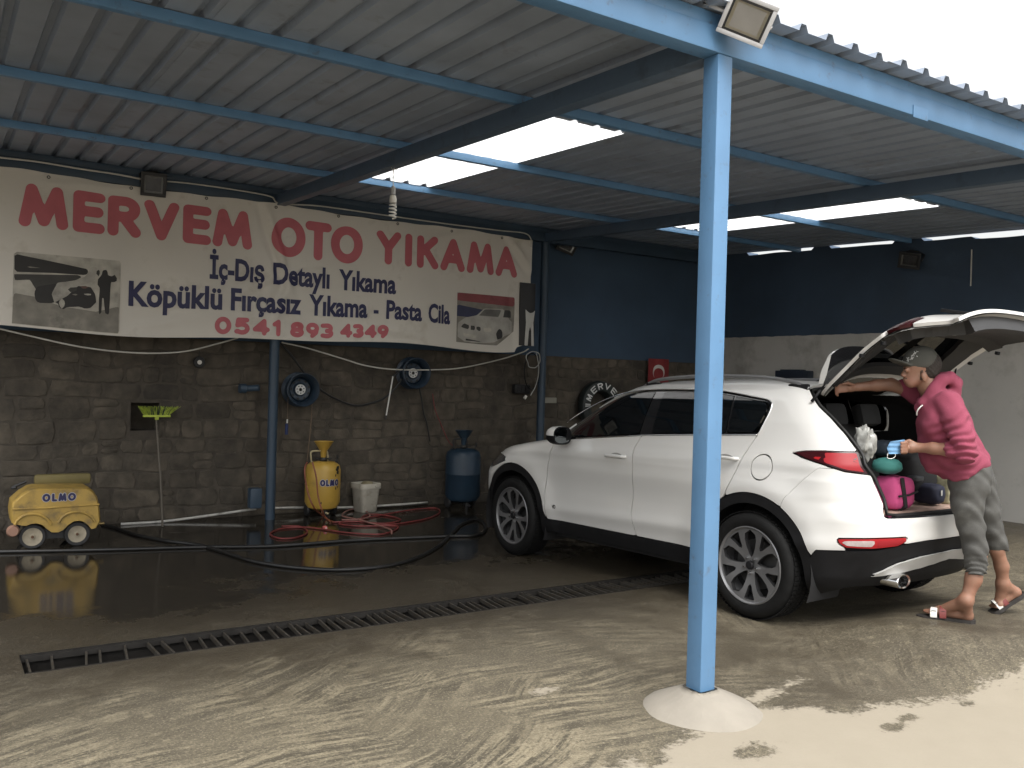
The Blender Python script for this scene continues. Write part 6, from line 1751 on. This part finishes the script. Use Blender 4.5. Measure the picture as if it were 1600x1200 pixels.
# ---- white bucket
def bucket():
    c = onZ(577, 801, -.045); x, y = float(c[0]), float(c[1])+.12
    t = thing('bucket', (x, y, -.045), 'open white square plastic bucket by the wall', 'bucket', rot=(0, 0, math.radians(14)))
    W_ = mat('bucket_white', (.44, .41, .35), .5, var=.08, dirt=(.26, .23, .18), dirt_amt=.4, dirt_scale=9)
    def ring(w, h, z, n=40, e=6):
        out = []
        for k in range(n):
            a = 2*math.pi*k/n; ca, sa = math.cos(a), math.sin(a); q_ = (abs(ca)**e+abs(sa)**e)**(-1/e); out.append((w*ca*q_, h*sa*q_, z))
        return out
    lay = [ring(.095, .095, .0), ring(.105, .105, .012), ring(.128, .128, .27), ring(.140, .140, .272), ring(.142, .142, .325), ring(.136, .136, .335), ring(.130, .130, .325), ring(.118, .118, .26), ring(.098, .098, .02)]
    V = [p for l in lay for p in l]; n = 40; F = []
    for i in range(len(lay)-1):
        for j in range(n): F.append((i*n+j, i*n+(j+1) % n, (i+1)*n+(j+1) % n, (i+1)*n+j))
    F.append(tuple(range(n))[::-1]); F.append(tuple((len(lay)-1)*n+j for j in range(n)))
    mesh('pail', V, F, W_, t, True, 40)
    q = MB(); q.box((.05, -.146, .30), (.045, .012, .022), bev=.004); q.build('latch', W_, t)
    q = MB(); q.lathe([(0, .28), (.06, .285), (.075, .32), (.05, .345), (0, .35)], 14, 'z', (.05, .04, 0)); q.build('sponge', mat('sponge_dun', (.22, .19, .12), .9, bump=.6, bscale=60), t, smooth=True)
bucket()
# ---- hoses on the floor
fl = lambda L_, dz=.012: [tuple(onZ(a, b, -.045+dz)) for a, b in L_]
cable(fl([(-30, 863), (0, 862), (110, 860), (200, 858), (300, 855), (430, 853), (558, 844), (700, 838), (745, 836), (759, 825), (748, 812), (723, 818), (704, 836), (678, 858), (622, 881), (542, 890), (463, 887), (400, 878), (366, 868), (317, 853), (260, 845), (215, 836), (185, 826), (160, 819)], .014), .016, blk, 'long black hose looping across the wet floor from the pressure washer', 'hose', 'hose', 10)
cable(fl([(520, 816), (560, 815), (600, 818), (626, 812), (600, 805), (575, 804), (565, 812), (600, 820), (660, 812), (686, 802), (680, 794), (640, 797), (590, 806), (555, 812), (530, 818), (560, 822), (620, 822), (608, 832), (585, 835), (540, 832), (480, 824), (440, 826), (422, 834), (436, 841), (462, 840), (480, 832), (470, 823), (440, 822)], .010), .0085, redh, 'red hose coiled on the wet floor round the bucket', 'hose', 'hose', 10)
cable(fl([(612, 834), (607, 826), (560, 812), (535, 806), (545, 797), (566, 796), (578, 806), (560, 812), (534, 812)], .018), .0085, mat('hose_pink_grey', (.24, .12, .10), .5), 'pinkish hose end looped on the floor beside the yellow tank', 'hose', 'hose', 10)
p = onZ(508, 824, -.02); t = thing('hose_nozzle', p, 'small red and white nozzle lying on the floor before the yellow tank', 'nozzle')
q = MB(); q.lathe([(0, -.03), (.012, -.03), (.022, -.02), (.022, 0), (.012, .01), (.012, .05), (0, .05)], 16, 'y', (p[0], p[1], -.024)); wmesh('nozzle_body', q, mat('nozzle_red', (.50, .12, .11), .5), t)
q = MB(); q.lathe([(0, -.033), (.008, -.033), (.009, -.030)], 12, 'y', (p[0], p[1], -.024)); wmesh('nozzle_hole', q, mat('print_white', (.5, .49, .46), .5), t)

# ---- load in the boot (positions in the car's frame)
CM = car.matrix_world.copy()
def carp(px, py, ylocal):
    Mi = np.array(CM.inverted()); o_ = Mi[:3, :3]@CO+Mi[:3, 3]; d_ = Mi[:3, :3]@ray(px, py); tt = (ylocal-o_[1])/d_[1]; p_ = o_+d_*tt
    return np.array(CM)[:3, :3]@p_+np.array(CM)[:3, 3]
def bag(name, px, py, yl, rad, m, label, cat, straps=None, e=.55, seed=0, crumple=1.):
    c = carp(px, py, yl)
    t = thing(name, c, label, cat)
    n, k = 26, 16; V = []; F = []; rx, ry, rz = rad
    for i in range(k+1):
        b = -math.pi/2+math.pi*i/k
        for j in range(n):
            a = 2*math.pi*j/n
            f = lambda v, p_=e: math.copysign(abs(v)**p_, v)
            x, y, z = f(math.cos(b))*f(math.cos(a)), f(math.cos(b))*f(math.sin(a)), f(math.sin(b))
            w = 1+crumple*.07*mnoise.noise(Vector((x*2.2+seed, y*2.2, z*2.2)))+crumple*.035*mnoise.noise(Vector((x*6+seed, y*6, z*6)))
            V.append((x*rx*w, y*ry*w, z*rz*w))
    for i in range(k):
        for j in range(n): F.append((i*n+j, i*n+(j+1) % n, (i+1)*n+(j+1) % n, (i+1)*n+j))
    mesh(name+'_body', V, F, m, t, True, 60)
    for (x0, x1, w) in (straps or []):
        q = MB(); pts = [(x0+(x1-x0)*s, -ry*1.06 if s < .93 else -ry*.6, rz*(1-2*s)*.98) for s in np.linspace(0, 1, 9)]
        q.tube(pts, w, 6); q.build('strap', BLACKM, t)
    return t
pinkb = mat('bag_pink', (.55, .075, .22), .8, bump=.15, bscale=150)
tb = bag('pink_bag', 1396, 769, -1.98, (.115, .10, .105), pinkb, 'bright pink travel bag with black straps in the car boot', 'bag', [(-.075, -.02, .013)], seed=1)
q = MB(); q.tube([(-.10, -.105, -.01), (0, -.112, -.005), (.105, -.10, .012)], .007, 6); q.build('strap', BLACKM, tb)
bag('teal_roll', 1386, 728, -1.97, (.085, .09, .052), mat('bag_teal', (.045, .20, .18), .8), 'teal rolled bundle lying on the pink bag in the boot', 'bundle', e=.9, seed=2)
nb = bag('navy_bag', 1452, 771, -1.97, (.075, .09, .068), mat('bag_navy', (.014, .016, .034), .75), 'small navy bag with a white mark in the car boot', 'bag', seed=3)
st, w_ = text_strokes('N'); V, F = stroke_sheet([[(a*.016, b*.03) for a, b in s] for s in st], .0035, .0018, lambda U, W: np.stack([U-.025, np.full(U.shape, -.099), W+.0], -1)); mesh('mark', V, F, mat('print_white', (.5, .49, .46), .5), nb)
bag('black_holdall', 1427, 738, -1.86, (.17, .10, .135), mat('bag_black', (.010, .010, .011), .8), 'large black holdall behind the pink bag in the boot', 'bag', seed=4)
bag('grey_pouch', 1430, 748, -1.96, (.055, .04, .022), mat('bag_grey', (.045, .047, .052), .5), 'flat dark grey pouch on the load in the boot', 'pouch', seed=5)
bag('blue_bundle', 1383, 700, -1.90, (.10, .08, .05), mat('bag_dark_blue', (.014, .022, .034), .8), 'dark blue bundle under the plastic bag in the boot', 'bundle', seed=6)
bag('paper_packet', 1474, 765, -1.97, (.030, .06, .095), mat('packet_yellow', (.36, .34, .22), .6, var=.4, scale=20), 'pale yellow packet standing in the boot beside the navy bag', 'packet', e=.3, seed=7)
pl = mat('plastic_bag_film', (.34, .34, .32), .25, var=.3, scale=18, bump=.8, bscale=16)
bag('plastic_bag', 1352, 693, -1.94, (.050, .06, .10), pl, 'crumpled clear plastic bag by the near edge of the boot', 'plastic bag', e=.8, seed=8, crumple=5.5)
tow = carp(1400, 614, -1.50); t = thing('crumpled_cloth', tow, 'crumpled white cloth lying on the rear of the car roof', 'cloth')
V = []; F = []; n = 22
for i in range(n+1):
    for j in range(n+1):
        u, v = i/n-.5, j/n-.5; r_ = math.hypot(u, v)
        h = .045*max(0, 1-r_*2.1)+.028*mnoise.noise(Vector((u*9, v*9, 1)))*max(0, 1-r_*1.6)
        V.append((u*.42, v*.16, h-.02))
for i in range(n):
    for j in range(n): F.append((i*(n+1)+j, (i+1)*(n+1)+j, (i+1)*(n+1)+j+1, i*(n+1)+j+1))
mesh('cloth_sheet', V, F, mat('cloth_white', (.62, .61, .58), .9), t, True, 60)
